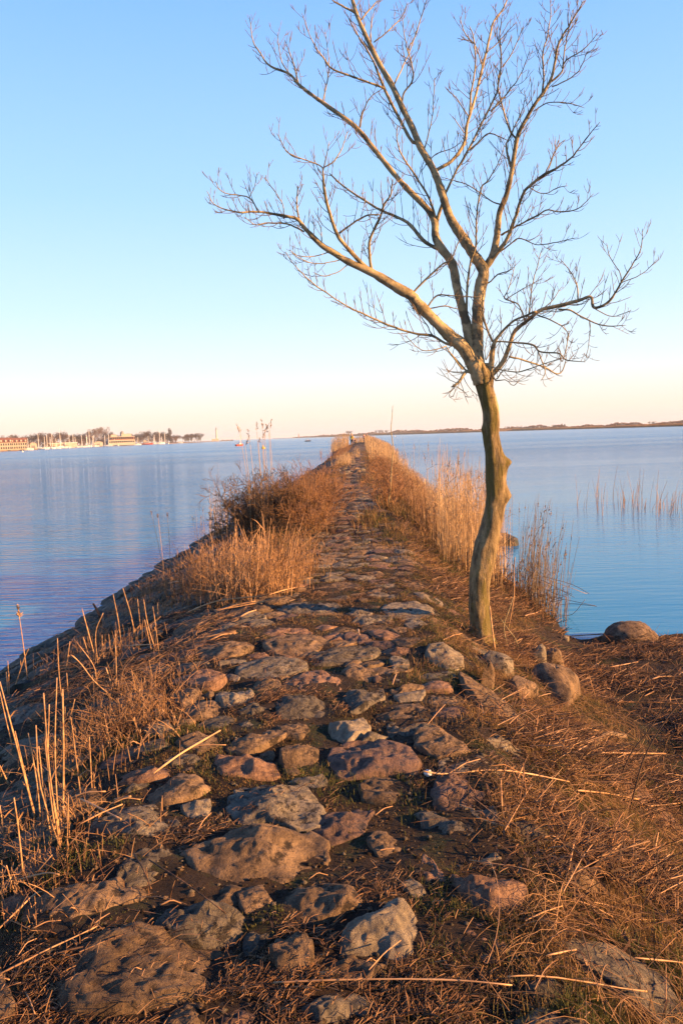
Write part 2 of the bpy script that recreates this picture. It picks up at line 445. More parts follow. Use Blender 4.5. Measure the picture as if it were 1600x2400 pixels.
S(C5, [(435,590),(500,548),(570,560),(580,620),(510,660),(450,630)], .13, 'stone_brown')
S(C5, [(240,640),(260,605),(400,600),(435,640),(400,690),(300,695),(260,670)], .11, 'stone_pale')
S(C5, [(560,700),(580,630),(680,640),(805,680),(800,760),(740,810),(640,770),(565,760)], .15, 'stone_grey')
S(C5, [(880,700),(930,630),(1020,590),(1110,600),(1120,660),(1020,710),(940,735)], .13, 'stone_grey')
S(C5, [(5,640),(40,600),(130,600),(180,640),(150,680),(60,690)], .09, 'stone_brown')
S(C5, [(40,710),(100,682),(230,672),(290,700),(250,745),(100,745)], .09, 'stone_brown')
S(C5, [(835,800),(880,760),(1010,755),(1050,790),(1030,830),(940,865),(850,850)], .11, 'stone_pale')
S(C5, [(350,720),(430,675),(495,680),(525,750),(480,775),(380,755)], .09, 'stone_grey')
S(C5, [(140,780),(250,745),(350,745),(330,790),(200,810)], .05, 'stone_grey')
S(C5, [(285,820),(380,770),(470,765),(495,790),(400,825),(320,840)], .08, 'stone_grey')
S(C5, [(540,800),(580,765),(680,778),(725,820),(690,860),(590,850)], .09, 'stone_brown')
S(C5, [(295,900),(400,840),(540,825),(610,855),(480,900),(390,935),(310,920)], .09, 'stone_brown')
S(C5, [(575,960),(600,900),(690,870),(765,900),(760,960),(680,1030),(610,1030)], .14, 'stone_brown')
S(C5, [(230,1000),(260,945),(380,935),(500,955),(575,1040),(450,1060),(280,1070)], .11, 'stone_red')
S(C5, [(30,870),(110,825),(230,840),(250,880),(160,930),(60,920)], .06, 'stone_brown')
S(C5, [(840,980),(850,900),(960,870),(1140,880),(1290,960),(1290,1030),(1100,1040),(900,1050)], .10, 'stone_purple')
S(C5, [(980,1110),(1060,1070),(1250,1080),(1270,1140),(1150,1200),(1010,1180)], .06, 'stone_brown')
S(C5, [(620,1075),(730,1045),(820,1065),(810,1100),(680,1105)], .05, 'stone_grey')
S(C5, [(700,60),(900,30),(1020,50),(900,90),(740,95)], .05, 'stone_brown')
S(C5, [(985,145),(1010,110),(1035,115),(1030,150)], .10, 'stone_brown')
S(C5, [(560,170),(700,130),(900,150),(880,185),(650,195)], .06, 'stone_grey')
S(C5, [(720,240),(890,225),(900,245),(760,255)], .05, 'stone_brown')
S(C5, [(1110,170),(1180,120),(1300,140),(1400,200),(1330,215),(1150,215)], .06, 'stone_pale')
S(C5, [(1260,70),(1350,90),(1430,150),(1400,180),(1320,130)], .05, 'stone_pale')
S(C5, [(1200,240),(1290,220),(1400,300),(1280,290)], .05, 'stone_pale')
S(C5, [(1140,570),(1190,525),(1210,555),(1160,580)], .05, 'stone_pale')
S(C5, [(1150,440),(1240,430),(1250,480),(1180,490)], .06, 'stone_grey')
S(C7, [(740,370),(790,310),(900,285),(1100,290),(1130,320),(1050,370),(900,420),(800,410)], .10, 'stone_brown')
S(C7, [(480,470),(560,445),(700,450),(880,470),(960,560),(960,620),(820,660),(600,650),(430,660),(450,560)], .11, 'stone_grey')
S(C7, [(950,430),(1090,390),(1100,470),(1060,510),(980,480)], .08, 'stone_pale')
S(C8, [(85,450),(90,370),(150,330),(300,340),(480,360),(570,430),(575,540),(450,560),(300,520),(140,540)], .12, 'stone_grey')
ST.append(([(425,2000),(470,1972),(560,1958),(700,1955),(762,1985),(757,2035),(690,2062),(600,2090),(540,2078),(455,2045)], .15, 'stone_brown'))
S(C8, [(350,950),(470,880),(620,830),(820,935),(800,965),(620,1030),(460,1080),(370,1060)], .09, 'stone_brown')
S(C8, [(665,1180),(700,1100),(780,1000),(860,955),(960,985),(1080,1060),(1115,1150),(1080,1240),(960,1280),(830,1325),(720,1300),(670,1240)], .15, 'stone_pale')
S(C8, [(300,1250),(340,1160),(400,1115),(480,1115),(525,1200),(520,1320),(440,1400),(380,1370)], .13, 'stone_brown')
S(C7, [(110,1060),(200,920),(380,830),(560,820),(740,860),(755,950),(650,1020),(480,1060),(300,1110),(140,1140)], .11, 'stone_brown')
S(C7, [(810,1100),(860,1010),(960,965),(1130,985),(1280,1040),(1310,1100),(1250,1160),(1090,1175),(900,1150)], .12, 'stone_grey')
S(C7, [(300,1300),(480,1185),(750,1145),(1050,1190),(1230,1225),(1310,1340),(1270,1420),(1000,1500),(700,1540),(400,1560),(300,1450)], .14, 'stone_brown')
S(C8, [(980,865),(1040,830),(1135,910),(1120,955),(1050,930)], .07, 'stone_pale')
S(C8, [(1250,810),(1380,745),(1540,790),(1640,900),(1600,1000),(1480,1040),(1340,960)], .10, 'stone_red')
S(C8, [(380,1530),(560,1475),(850,1480),(920,1568),(600,1650),(400,1620)], .09, 'stone_grey')
S(C7, [(870,850),(930,795),(1010,880),(1020,930),(950,950)], .06, 'stone_brown')
S(C7, [(450,730),(470,695),(600,695),(620,740),(520,770)], .05, 'stone_pale')
S(C7, [(780,35),(880,5),(905,40),(860,62)], .06, 'stone_pale')
S(C7, [(930,92),(1000,52),(1120,62),(1140,110),(1000,130)], .07, 'stone_brown')
S(C7, [(610,300),(700,240),(840,222),(905,242),(870,280),(720,312)], .08, 'stone_red')
S(C8, [(800,600),(870,555),(980,580),(970,670),(880,680),(820,640)], .04, 'stone_brown')
S(C8, [(790,800),(860,765),(930,790),(915,825),(830,832)], .05, 'stone_grey')
S(C4, [(870,1310),(960,1280),(1040,1290),(1060,1350),(1030,1385),(900,1370)], .10, 'stone_pale')
S(C4, [(820,900),(900,862),(980,880),(970,910),(860,922)], .08, 'stone_grey')
S(C4, [(930,768),(960,730),(1000,757),(965,778)], .12, 'stone_brown')
S(C4, [(400,1130),(450,1060),(520,1080),(530,1145),(450,1165)], .08, 'stone_pale')
S(C4, [(850,960),(900,925),(1000,925),(1030,965),(920,1000)], .07, 'stone_dark')
S(C4, [(460,1240),(560,1160),(660,1150),(670,1195),(580,1260)], .07, 'stone_dark')
S(C4, [(700,1250),(800,1210),(950,1220),(960,1260),(800,1290)], .07, 'stone_grey')
S(C6, [(200,490),(330,560),(480,660),(600,790),(620,930),(500,840),(340,690),(240,580)], .10, 'stone_brown')
S(C6, [(300,815),(400,830),(600,935),(600,965),(480,945),(360,890)], .08, 'stone_pale')
S(C6, [(540,1400),(640,1405),(740,1490),(700,1535),(600,1520),(540,1460)], .07, 'stone_grey')
S(CB, [(650,700),(830,680),(960,770),(970,880),(900,940),(760,900),(700,820)], .10, 'stone_brown')
S(CB, [(430,1600),(560,1570),(740,1640),(740,1730),(560,1720),(420,1680)], .07, 'stone_dark')
S(CB, [(20,620),(200,600),(380,680),(340,740),(120,730)], .05, 'stone_pale')

def poly_center(P):
    P = np.asarray(P); x, y = P[:, 0], P[:, 1]; x1, y1 = np.roll(x, -1), np.roll(y, -1)
    a = x * y1 - x1 * y; A = a.sum() / 2 + 1e-12
    return np.array([((x + x1) * a).sum() / (6 * A), ((y + y1) * a).sum() / (6 * A)]), abs(A)
def inside(P, q):
    P = np.asarray(P); x, y = P[:, 0], P[:, 1]; x1, y1 = np.roll(x, -1), np.roll(y, -1)
    c = ((y > q[1]) != (y1 > q[1])) & (q[0] < (x1 - x) * (q[1] - y) / (y1 - y + 1e-12) + x)
    return c.sum() % 2 == 1
def closed_smooth(P, n):
    P = np.asarray(P, float); k = len(P)
    u = np.linspace(0, k, n, endpoint=False); i = u.astype(int); t = (u - i)[:, None]
    a, b_, c, d = P[(i - 1) % k], P[i % k], P[(i + 1) % k], P[(i + 2) % k]
    cr_ = 0.5 * (2 * b_ + (c - a) * t + (2 * a - 5 * b_ + 4 * c - d) * t * t + (3 * b_ - a - 3 * c + d) * t ** 3)
    ln = b_ + (c - b_) * t
    return 0.45 * cr_ + 0.55 * ln
def stone_geo(P2, h, na, nr, seed, rough=1.0, base=None):
    if na > 50: h = h * 1.25
    """a rounded field stone rising from its outline, its flanks buried in the ground"""
    c, A = poly_center(P2); R = closed_smooth(P2, na) - c
    rad = np.sqrt(A / math.pi)
    rr = np.concatenate([[0.0], np.linspace(0.16, 0.86, nr - 4), [0.95, 1.0, 1.03, 1.0]]) if nr > 5 else np.array([0, .5, .85, 1.0, 1.0])[-nr:]
    pr_ = []
    for j, r in enumerate(rr):
        hr = h * (1 - min(r, 1) ** 5) ** 0.5 if r <= 1 else 0
        if j == len(rr) - 1: hr = -0.09
        elif j == len(rr) - 2 and nr > 5: hr = -0.02
        elif r >= 1: hr = h * 0.10
        pr_.append(hr)
    V = c + rr[:, None, None] * R[None]
    x, y = V[..., 0], V[..., 1]; hz = np.repeat(np.array(pr_)[:, None], na, 1)
    rrr = np.repeat(rr[:, None], na, 1); top = np.clip(1 - rrr ** 6, 0, 1)
    sc = 1 / max(rad, 0.05)
    rs = np.random.default_rng(seed)
    h = h * 0.42
    tx, ty = rs.normal(0, 0.10, 2)
    hz = hz + top * (h * 0.30 * noise3(x * sc * 1.3, y * sc * 1.3, seed * .37) + (x - c[0]) * tx + (y - c[1]) * ty)
    for _ in range(7):                         # broken facets
        a_ = rs.uniform(0, 2 * math.pi); u_ = ((x - c[0]) * math.cos(a_) + (y - c[1]) * math.sin(a_)) / (rad + 1e-6)
        cutp = h * (rs.uniform(.95, 1.25) - np.clip(u_ - rs.uniform(0.0, .45), 0, 2) * rs.uniform(.5, 1.5))
        hz = np.minimum(hz, np.maximum(cutp, h * .10 - .0 * rrr))
    hz = hz + rough * np.where(hz > -0.05, 1, 0) * (0.012 * noise3(x * 10, y * 10, seed * 1.3) + 0.0085 * noise3(x * 26, y * 26, seed * 1.7) + 0.0045 * noise3(x * 62, y * 62, seed * .7)
                                                 - 0.006 * np.clip(noise3(x * 22, y * 22, seed + 5.5) - 0.35, 0, 1))
    jx = rough * 0.009 * noise3(x * 18, y * 18, hz * 22 + 9 + seed) * np.clip(rrr, 0, 1); 
    V = np.stack([x + jx, y + jx * 0.7, np.maximum((H0(x, y) if base is None else base), -0.12) - 0.012 + hz], -1)
    V = np.concatenate([V[:1, 0], V[1:].reshape(-1, 3)])
    nR = len(rr) - 1
    F = []
    for i in range(na): F.append((0, 1 + i, 1 + (i + 1) % na))
    I = 1 + np.arange(nR * na).reshape(nR, na); J = np.roll(I, -1, 1)
    Q = np.stack([I[:-1], I[1:], J[1:], J[:-1]], -1).reshape(-1, 4)
    Q3 = np.concatenate([np.array(F), Q[:, [0, 1, 2]], Q[:, [0, 2, 3]]])
    return V, Q3, c
GRAV = None
stones = []                                 # (world outline, h, mat, traced)
for P, h, m in ST:
    W = np.array([HT(x, y)[:2] for x, y in P])
    c, _ = poly_center(W)
    if (np.roll(W[:, 0], -1) - W[:, 0]).dot(W[:, 1] + np.roll(W[:, 1], -1)) > 0: W = W[::-1]
    stones.append((c + (W - c) * 1.05, h, m, True))
obst = []
for W, *_ in stones:
    Wd = closed_smooth(W, 26); c, _ = poly_center(W); obst.append(c + (Wd - c) * 0.80); obst.append(c + (Wd - c) * 0.5)
obst = np.concatenate(obst)
traced_P = [s[0] for s in stones]
# the rest of the paving: irregular cells packed between the traced stones
seeds = []
def put(x0, x1, y0, y1, size, keep, grow=0.0):
    y = y0; row = 0
    while y < y1:
        s = size * (1 + grow * (y - y0))
        nxs = int((x1 - x0) / s) + 1
        for i in range(nxs):
            x = x0 + (i + (0.5 if row % 2 else 0)) * s + RNG.uniform(-.33, .33) * s; yy = y + RNG.uniform(-.33, .33) * s
            if x0 <= x <= x1: seeds.append((x, yy, s, keep))
        y += s * 0.95; row += 1
put(-1.35, 0.50, 1.6, 12.0, 0.26, 0.97)
put(-4.5, -1.35, 1.0, 16.0, 0.40, 0.85)
put(-1.15, 0.35, 12.0, 40.0, 0.26, 0.8, grow=0.02)
put(-4.4, -1.2, 16.0, 75.0, 0.42, 0.9, grow=0.008)
put(-1.3, 0.2, 40.0, 130.0, 0.42, 0.75, grow=0.01)
put(0.62, 1.6, 1.6, 12.0, 0.34, 0.22)
SD = np.array([(a, b_) for a, b_, *_ in seeds])
ALLP = np.concatenate([SD, obst])
def clip(P, p, nrm):
    out = []; k = len(P)
    dv = [(q[0] - p[0]) * nrm[0] + (q[1] - p[1]) * nrm[1] for q in P]
    for i in range(k):
        a, b_ = P[i], P[(i + 1) % k]; da, db = dv[i], dv[(i + 1) % k]
        if da <= 0: out.append(a)
        if (da < 0) != (db < 0) and abs(da - db) > 1e-12:
            t = da / (da - db); out.append((a[0] + (b_[0] - a[0]) * t, a[1] + (b_[1] - a[1]) * t))
    return out
for i, (x, y, s, keep) in enumerate(seeds):
    if RNG.random() > keep: continue
    if any(np.hypot(*(tp.mean(0) - (x, y))) < 0.6 and inside(tp, (x, y)) for tp in traced_P): continue
    d = ALLP - (x, y); dd = (d ** 2).sum(1); near = np.argsort(dd)[:22] if len(dd) < 60 else np.argpartition(dd, 22)[:23]
    near = near[(dd[near] > 1e-9) & (dd[near] < (2.2 * s) ** 2)]
    P = [(x + s * 0.8 * math.cos(a), y + s * 0.8 * math.sin(a)) for a in np.linspace(0, 2 * math.pi, 9)[:-1]]
    for j in near:
        q = ALLP[j]; m_ = ((x + q[0]) / 2, (y + q[1]) / 2); P = clip(P, m_, (q[0] - x, q[1] - y))
        if len(P) < 3: break
    if len(P) < 4: continue
    P = np.array(P); c, A = poly_center(P)
    if A < 0.045 * s * s: continue
    P = c + (P - c) * (1 - RNG.uniform(0.03, 0.09))
    zc = float(H0(c[0], c[1]))
    if c[0] < -1.35:
        m = 'stone_dark' if (zc < 0.45 or RNG.random() < 0.3) else RNG.choice(['stone_grey', 'stone_brown', 'stone_dark'])
        h = RNG.uniform(.07, .24) if zc < .7 else RNG.uniform(.04, .13)
    else:
        m = RNG.choice(['stone_grey', 'stone_brown', 'stone_red', 'stone_purple', 'stone_pale'], p=[.34, .38, .16, .08, .04])
        h = RNG.uniform(.03, .10) if c[1] < 40 else RNG.uniform(.05, .12)
    if c[0] > 0.75: h = 0.04
    if (P[:, 0].max() - P[:, 0].min()) > 1.2: continue
    stones.append((P, h, str(m), False))
for _ in range(110):                         # tumbled wet boulders along the left water line
    yb = 5.5 * (70 / 5.5) ** RNG.random(); xb = float(wl_(yb)) + RNG.uniform(-.15, .75); rb_ = RNG.uniform(.13, .34) * (1 + yb * .006)
    aa = np.sort(RNG.uniform(0, 2 * math.pi, 8)); an_ = RNG.uniform(0, 3)
    if np.diff(aa).max() > 1.9: continue
    Pb = np.stack([xb + rb_ * np.cos(aa) * RNG.uniform(.8, 1.1, 8), yb + rb_ * 1.3 * np.sin(aa)], 1)
    stones.append((Pb, RNG.uniform(.12, .25) * rb_ * 3, 'stone_dark', False))
# size on the photograph decides which 300 are parts of their own
info = []
for k, (P, h, m, tr) in enumerate(stones):
    c, A = poly_center(P); z = float(H0(c[0], c[1]))
    if z < -0.25: info.append(-1); continue
    px, py = proj(np.array([c[0], c[1], z]))
    d = c[1]
    a = A * ppm(d) ** 2 * max(0.05, (CAMZ - z) / math.hypot(d, CAMZ - z))
    vis = -120 < px < 1720 and py < 2560 and d > 0.8
    info.append((1e9 if tr else 0) + a if vis else -1)
order = np.argsort(-np.array(info))
single = [k for k in order[:285] if info[k] > 0]
rest = [k for k in range(len(stones)) if k not in set(single)]
for q, k in enumerate(single):
    P, h, m, tr = stones[k]
    a = info[k] % 1e9; na, nr = (56, 22) if a > 9000 else (40, 14) if a > 2500 else (26, 9)
    V, F, c = stone_geo(P, h, na, nr, 100 + k, 1.35 if na > 50 else 1.2 if na > 30 else 1.0)
    loc = (c[0], c[1], float(H0(*c)))
    o = link('stone', mesh_of('stone', local(V, loc), F, M[m]), ground, loc)
parts = {}
for k in rest:
    P, h, m, tr = stones[k]; c, A = poly_center(P)
    far_ = c[1] > 14
    V, F, c = stone_geo(P, h, 10 if far_ else 16, 5 if far_ else 7, 100 + k, 0.8)
    parts.setdefault(m, []).append((V, F))
names = list(parts)
allp = []
for i, m in enumerate(names):
    V, F, _ = merge(parts[m]); allp.append((V, F, i))
V, F, mi = merge(allp)
o = link('stone_paving', mesh_of('stone_paving', V, F, [M[m] for m in names], mi), ground); tag(o, kind='stuff')
print('stones', len(stones), 'single', len(single))

# gravel and crumbs of earth between the stones
N = 16000
gx = RNG.uniform(-2.6, 1.6, N); gy = 1.5 * (13 / 1.5) ** RNG.random(N); gr = RNG.uniform(.003, .012, N) * (RNG.random(N) ** 1.5 + .35)
dirs = np.array([[1, 0, 0], [0, 1, 0], [-1, 0, 0], [0, -1, 0], [0, 0, 1], [0, 0, -1]], float)
P = dirs[None] * (1 + RNG.uniform(-.4, .4, (N, 6, 1))) * gr[:, None, None] * np.array([1.2, 1, .7])
an = RNG.uniform(0, 6.28, N); cs, sn = np.cos(an)[:, None], np.sin(an)[:, None]
P = np.stack([P[..., 0] * cs - P[..., 1] * sn, P[..., 0] * sn + P[..., 1] * cs, P[..., 2]], -1) + np.stack([gx, gy, H(gx, gy) + .002], -1)[:, None]
f8 = np.array([[0, 1, 4], [1, 2, 4], [2, 3, 4], [3, 0, 4], [1, 0, 5], [2, 1, 5], [3, 2, 5], [0, 3, 5]])
F = (np.arange(N)[:, None, None] * 6 + f8[None]).reshape(-1, 3)
o = link('gravel', mesh_of('gravel', P, F, [M['stone_brown'], M['stone_grey'], M['soil']], np.repeat(RNG.integers(0, 3, N), 8), smooth=False), ground); tag(o, kind='stuff')
# thin air haze over water, causeway and shores
hv = bpy.data.materials.new('haze'); hv.use_nodes = True
hn = hv.node_tree.nodes; hn.remove(hn['Principled BSDF'])
pv = hn.new('ShaderNodeVolumePrincipled'); pv.inputs['Density'].default_value = 0.00011; pv.inputs['Color'].default_value = (0.72, 0.86, 1.0, 1)
hv.node_tree.links.new(pv.outputs[0], hn['Material Output'].inputs['Volume'])
V_ = [(x, y, z) for z in (-2.2, 45.0) for x, y in ((-17500, -400), (17500, -400), (17500, 27500), (-17500, 27500))]
hz_ = link('haze', mesh_of('haze', V_, [(0, 3, 2, 1), (4, 5, 6, 7), (0, 1, 5, 4), (1, 2, 6, 5), (2, 3, 7, 6), (3, 0, 4, 7)], hv, smooth=False)); tag(hz_, kind='stuff')
# ================================================================ THE BARE TREE
TY = 6.75
tb = np.array([*GY(1125, 1512, TY)]); tb[2] = float(H0(tb[0], tb[1]))
tree = empty('bare_tree', tb)
tag(tree, 'leafless young tree with a crooked mossy trunk on the right shoulder of the causeway', 'tree')
TR = [(1545, 1122, 125), (1532, 1122, 98), (1512, 1122, 82), (1490, 1124, 64), (1460, 1124, 49), (1421, 1122, 46), (1380, 1124, 47), (1344, 1126, 49), (1300, 1133, 54), (1283, 1137, 53),
      (1250, 1146, 49), (1230, 1151, 47), (1195, 1157, 45), (1161, 1161, 45), (1130, 1160, 43), (1100, 1160, 45), (1080, 1159, 47), (1060, 1156, 43), (1038, 1152, 39),
      (1015, 1149, 33), (1000, 1149, 33), (985, 1149, 33), (965, 1147, 34), (945, 1142, 34), (925, 1138, 37), (905, 1134, 41), (891, 1132, 47), (878, 1130, 51), (866, 1127, 46), (852, 1124, 34)]
TRa = np.array(TR, float)
nR, nA = 190, 44
yy = np.linspace(TRa[0, 0], TRa[-1, 0], nR)
cx = np.interp(yy, TRa[::-1, 0], TRa[::-1, 1]); ww = np.interp(yy, TRa[::-1, 0], TRa[::-1, 2])
ker = np.hanning(9); ker /= ker.sum()
def sm(a): return np.convolve(np.pad(a, 4, 'edge'), ker, 'valid')
cx, ww = sm(cx), sm(ww)
C3 = np.array([GY(a, b_, TY + 0.05 * math.sin(b_ * 0.012)) for a, b_ in zip(cx, yy)])
th = np.linspace(0, 2 * math.pi, nA, endpoint=False)
Rm = (ww / 2 / ppm(TY))[:, None] * np.ones(nA)[None]
YP = yy[:, None]
def bump(y0, sy, t0, a, p=6, skew=0): return a * np.exp(-((YP - y0) / sy) ** 2) * np.clip(np.cos(th - t0 - skew)[None], 0, 1) ** p
Rm = Rm + bump(1165, 14, 0.0, 0.042, 8) + bump(1150, 24, 0.1, 0.018, 5) + bump(1084, 11, -0.15, 0.036, 6) + bump(1088, 26, 0.0, 0.02, 4)
Rm = Rm + bump(1004, 10, math.pi, 0.014, 5) + bump(975, 36, -0.3, 0.016, 3) + bump(1270, 16, math.pi, 0.014, 5) + bump(1300, 50, -0.6, 0.01, 2) + bump(1230, 30, 2.6, .008, 3)
groove = np.clip((1010 - YP) / 60, 0, 1) * 0.014
Rm = Rm - groove * np.clip(np.cos(th + math.pi / 2 + 0.45)[None], 0, 1) ** 8 - groove * .8 * np.clip(np.cos(th + math.pi / 2 - 0.6)[None], 0, 1) ** 10
flare = np.clip((YP - 1440) / 80, 0, 1) ** 1.6
Rm = Rm * (1 + flare * 0.28 * np.cos(5 * th + 0.6)[None] * 0.6)
xx = np.cos(th)[None] * Rm; yv = np.sin(th)[None] * Rm
Rm = Rm + 0.0032 * noise3(xx * 45, yv * 45, C3[:, 2:3] * 4 + 0 * th[None]) + 0.008 * noise3(xx * 14, yv * 14, C3[:, 2:3] * 5 + 0 * th[None]) + 0.0028 * noise3(xx * 60, yv * 60, C3[:, 2:3] * 16 + 0 * th[None])
V = np.stack([C3[:, 0:1] + np.cos(th)[None] * Rm, C3[:, 1:2] + np.sin(th)[None] * Rm, np.repeat(C3[:, 2:3], nA, 1)], -1)
I = np.arange(nR * nA).reshape(nR, nA); J = np.roll(I, -1, 1)
F = np.stack([I[:-1], J[:-1], J[1:], I[1:]], -1).reshape(-1, 4)
link('trunk', mesh_of('trunk', local(V, tb), F, M['bark']), tree)

# limbs: (outline points on the photograph, width at points, sideways depth drift m)
T1 = ((480, 0), .3954); T2 = ((980, 0), .3954); T3 = ((480, 400), .3954); T4 = ((980, 500), .3954)
def W_(c, P): return conv(c[0], c[1], P)
LB = []
def Lm(P, w, drift): LB.append((P, w, drift))
Lm([(1126,900)] + W_(T4, [(350,940),(260,790),(190,730),(100,640),(0,540)]) + W_(T3, [(1220,740),(1150,700),(1000,610),(850,540),(770,490),(690,440),(600,350),(550,290),(480,270),(330,245),(190,245),(60,200),(10,120)]),
   [40,37,31,29,27,26,25,24,20,17,15,14,11,10,8,6,5,3,2], -0.5)
Lm([(1118,870)] + W_(T4, [(310,790),(290,680),(270,600),(230,450),(200,300),(130,200),(100,130)]) + W_(T1, [(1360,1310),(1310,1230),(1200,1120),(1120,1030),(1000,880),(920,780),(840,710),(700,610),(620,550),(550,495),(500,440),(380,385),(320,300),(285,240),(265,90)]),
   [26,24,23,22,22,21,20,19,17,16,14,13,12,12,11,10,9,8,7,5,4,3,2], 0.7)
Lm([(1126,890)] + W_(T4, [(350,830),(350,750),(350,600),(365,450),(385,340),(330,250),(280,170),(200,50)]) + W_(T1, [(1430,1230),(1400,1130),(1350,1000),(1280,880),(1230,760),(1170,640),(1110,510),(1040,390),(980,270),(930,160),(890,60),(870,-20),(850,-90)]),
   [30,28,27,28,28,28,26,24,22,20,19,18,17,16,15,14,13,12,11,10,8,5], 0.1)
Lm(W_(T4, [(385,335),(440,250),(465,130)]) + W_(T2, [(480,1260),(520,1160),(550,1030),(570,900),(590,800),(630,720),(700,600),(740,550),(790,450),(830,260),(900,140),(980,0)]),
   [18,19,16,14,13,12,12,11,10,9,10,8,6,5,3], -0.5)
Lm(W_(T4, [(410,310),(460,240),(520,160)]) + W_(T2, [(570,1300),(600,1200),(640,1120),(740,1040),(830,990),(910,930),(970,850),(1075,720)]), [14,12,10,9,8,8,8,6,5,4,2.5], -0.9)
Lm(W_(T2, [(105,1010),(200,950),(270,850),(290,730),(330,600),(380,400),(420,230),(440,140),(500,50),(530,-10)]), [9,9,9,8,7,7,6,5,5,3], 0.6)
Lm(W_(T2, [(160,1145),(220,1020),(300,880),(370,740),(430,620),(470,520),(490,350),(480,220),(500,80)]), [7,7,7,6,6,5,5,4,2], -0.4)
Lm([(1136,884)] + W_(T4, [(430,960),(500,880),(540,780),(570,700),(640,640),(720,575),(800,555),(940,520),(1020,495),(1040,560),(1130,520),(1200,410),(1270,300),(1320,200),(1327,90)]),
   [22,14,12,11,10,10,10,10,9,8,8,7,5,4,3,2], -0.5)
Lm([(1144,884)] + W_(T4, [(430,900),(445,780),(480,720),(560,640),(640,605),(700,580)]), [18,15,12,8,6,6,6], -0.45)
Lm(W_(T4, [(535,850),(620,870),(740,910),(830,950),(870,880),(875,800)]), [6,5,5,4,3,2], 0.3)
Lm(W_(T4, [(340,905),(400,900),(500,930),(600,940),(720,900),(840,860)]), [6,5,4,4,3,2], -0.5)
Lm(W_(T4, [(460,760),(570,765),(680,780),(720,820),(830,830),(880,870),(990,880)]), [5,6,6,5,5,4,2.5], -0.7)
Lm(W_(T3, [(1540,1030),(1440,1030),(1350,980),(1240,965),(1100,920),(940,850),(820,790),(700,710),(620,650),(540,570),(475,480)]), [7,7,7,6,6,5,4,4,4,3,2], -0.3)
Lm(W_(T3, [(1225,735),(1290,660),(1400,560),(1460,520),(1500,430),(1530,380)]), [6,6,5,4,3,2], -0.35)
Lm(W_(T3, [(1310,820),(1370,745),(1440,740),(1568,748),(1640,750)]), [5,5,4,4,3], -0.25)
Lm(W_(T3, [(1310,822),(1420,803),(1500,820)]), [4,4,3], 0.15)
Lm(W_(T3, [(1000,610),(920,540),(820,430),(780,370),(730,220),(710,120),(700,20)]), [12,12,10,10,9,8,6], -0.5)
Lm(W_(T1, [(700,1035),(690,985),(600,950),(500,910),(450,830),(425,790)]), [5,4,4,3,3,2], -0.2)
Lm(W_(T1, [(700,1010),(720,930),(740,840)]), [4,3,2], 0.1)
Lm(W_(T1, [(705,990),(770,950),(810,880),(850,760)]), [4,4,3,2], 0.2)
Lm(W_(T1, [(1410,1490),(1300,1430),(1200,1320),(1050,1250),(950,1190),(830,1110),(740,1030)]), [11,10,9,7,6,5,4], 0.5)
Lm(W_(T3, [(990,610),(975,500),(980,400),(1040,270),(1060,200)]) + W_(T1, [(1100,1150),(1110,1060)]), [9,9,8,7,6,5,4], -0.5)
Lm(W_(T4, [(285,590),(290,420),(310,290),(340,180),(345,20)]) + W_(T2, [(370,1120),(420,1060),(480,950),(510,860)]), [7,7,6,6,5,5,4,3,2], -0.5)
Lm(W_(T2, [(500,1215),(430,1190),(300,1100),(140,1050)]), [5,4,3,2], 0.4)
Lm(W_(T2, [(580,825),(540,770),(500,640),(470,500),(490,380)]), [6,5,5,4,3], 0.3)
Lm(W_(T2, [(545,990),(520,870),(535,820),(620,640),(630,530)]), [7,6,5,3,2], -0.3)
Lm(W_(T2, [(735,550),(740,430),(735,320),(760,220),(783,90),(783,-20)]), [6,5,5,4,3,2], 0.3)
Lm(W_(T2, [(780,490),(850,430),(870,360),(980,290),(1070,190)]), [5,4,4,3,2], -0.3)
Lm(W_(T2, [(790,515),(920,450),(970,380),(1005,300)]), [4,3,3,2], -0.4)
Lm(W_(T2, [(680,660),(770,610),(880,610),(980,640)]), [3.5,3,3,2], -0.3)
Lm(W_(T2, [(850,410),(870,270),(900,120),(915,60)]), [4,4,3,2], 0.2)
Lm(W_(T2, [(490,1395),(600,1330),(700,1280),(760,1245),(830,1255),(940,1240),(1040,1150)]), [6,5,5,4,4,3,2], -0.5)
Lm(W_(T2, [(455,1510),(540,1450),(600,1415),(700,1450),(800,1440),(940,1410)]), [5,4,4,3,3,2], -0.6)
Lm(W_(T2, [(655,1110),(740,1150),(830,1110),(880,1100)]), [3,3,2.5,2], -0.3)
Lm(W_(T2, [(750,1030),(790,940),(830,860),(860,830)]), [4,4,3,2], 0.2)
Lm(W_(T4, [(650,625),(670,450),(680,400),(720,250),(740,205)]), [4,3.5,3,2.5,2], -0.2)
Lm(W_(T4, [(945,515),(940,430),(910,360),(835,265)]), [4.5,4,3,2], 0.2)
Lm(W_(T4, [(1200,410),(1190,350),(1130,250),(1115,175)]), [3.5,3,2.5,2], 0.2)
Lm(W_(T4, [(830,570),(900,575),(980,620),(1100,665),(1230,665)]), [6,5,4.5,4,2], -0.3)
Lm(W_(T4, [(1050,570),(1150,610),(1260,575)]), [3,3,2], -0.2)
Lm(W_(T4, [(1200,410),(1320,360),(1405,280)]), [3,2.5,2], -0.2)
Lm([(1128,892)] + W_(T4, [(320,945),(280,940),(240,1000),(195,1030)]), [16,11,9,8,6], -0.3)
Lm(W_(T4, [(235,1005),(190,1060),(185,1090),(210,1080),(225,1020)]), [3,2.5,2,2,2], -0.05)
Lm(W_(T4, [(225,1025),(260,1050),(295,1085)]), [3,3,2], -0.1)
Lm(W_(T4, [(290,940),(200,840),(160,790)]), [6,4,3], -0.2)
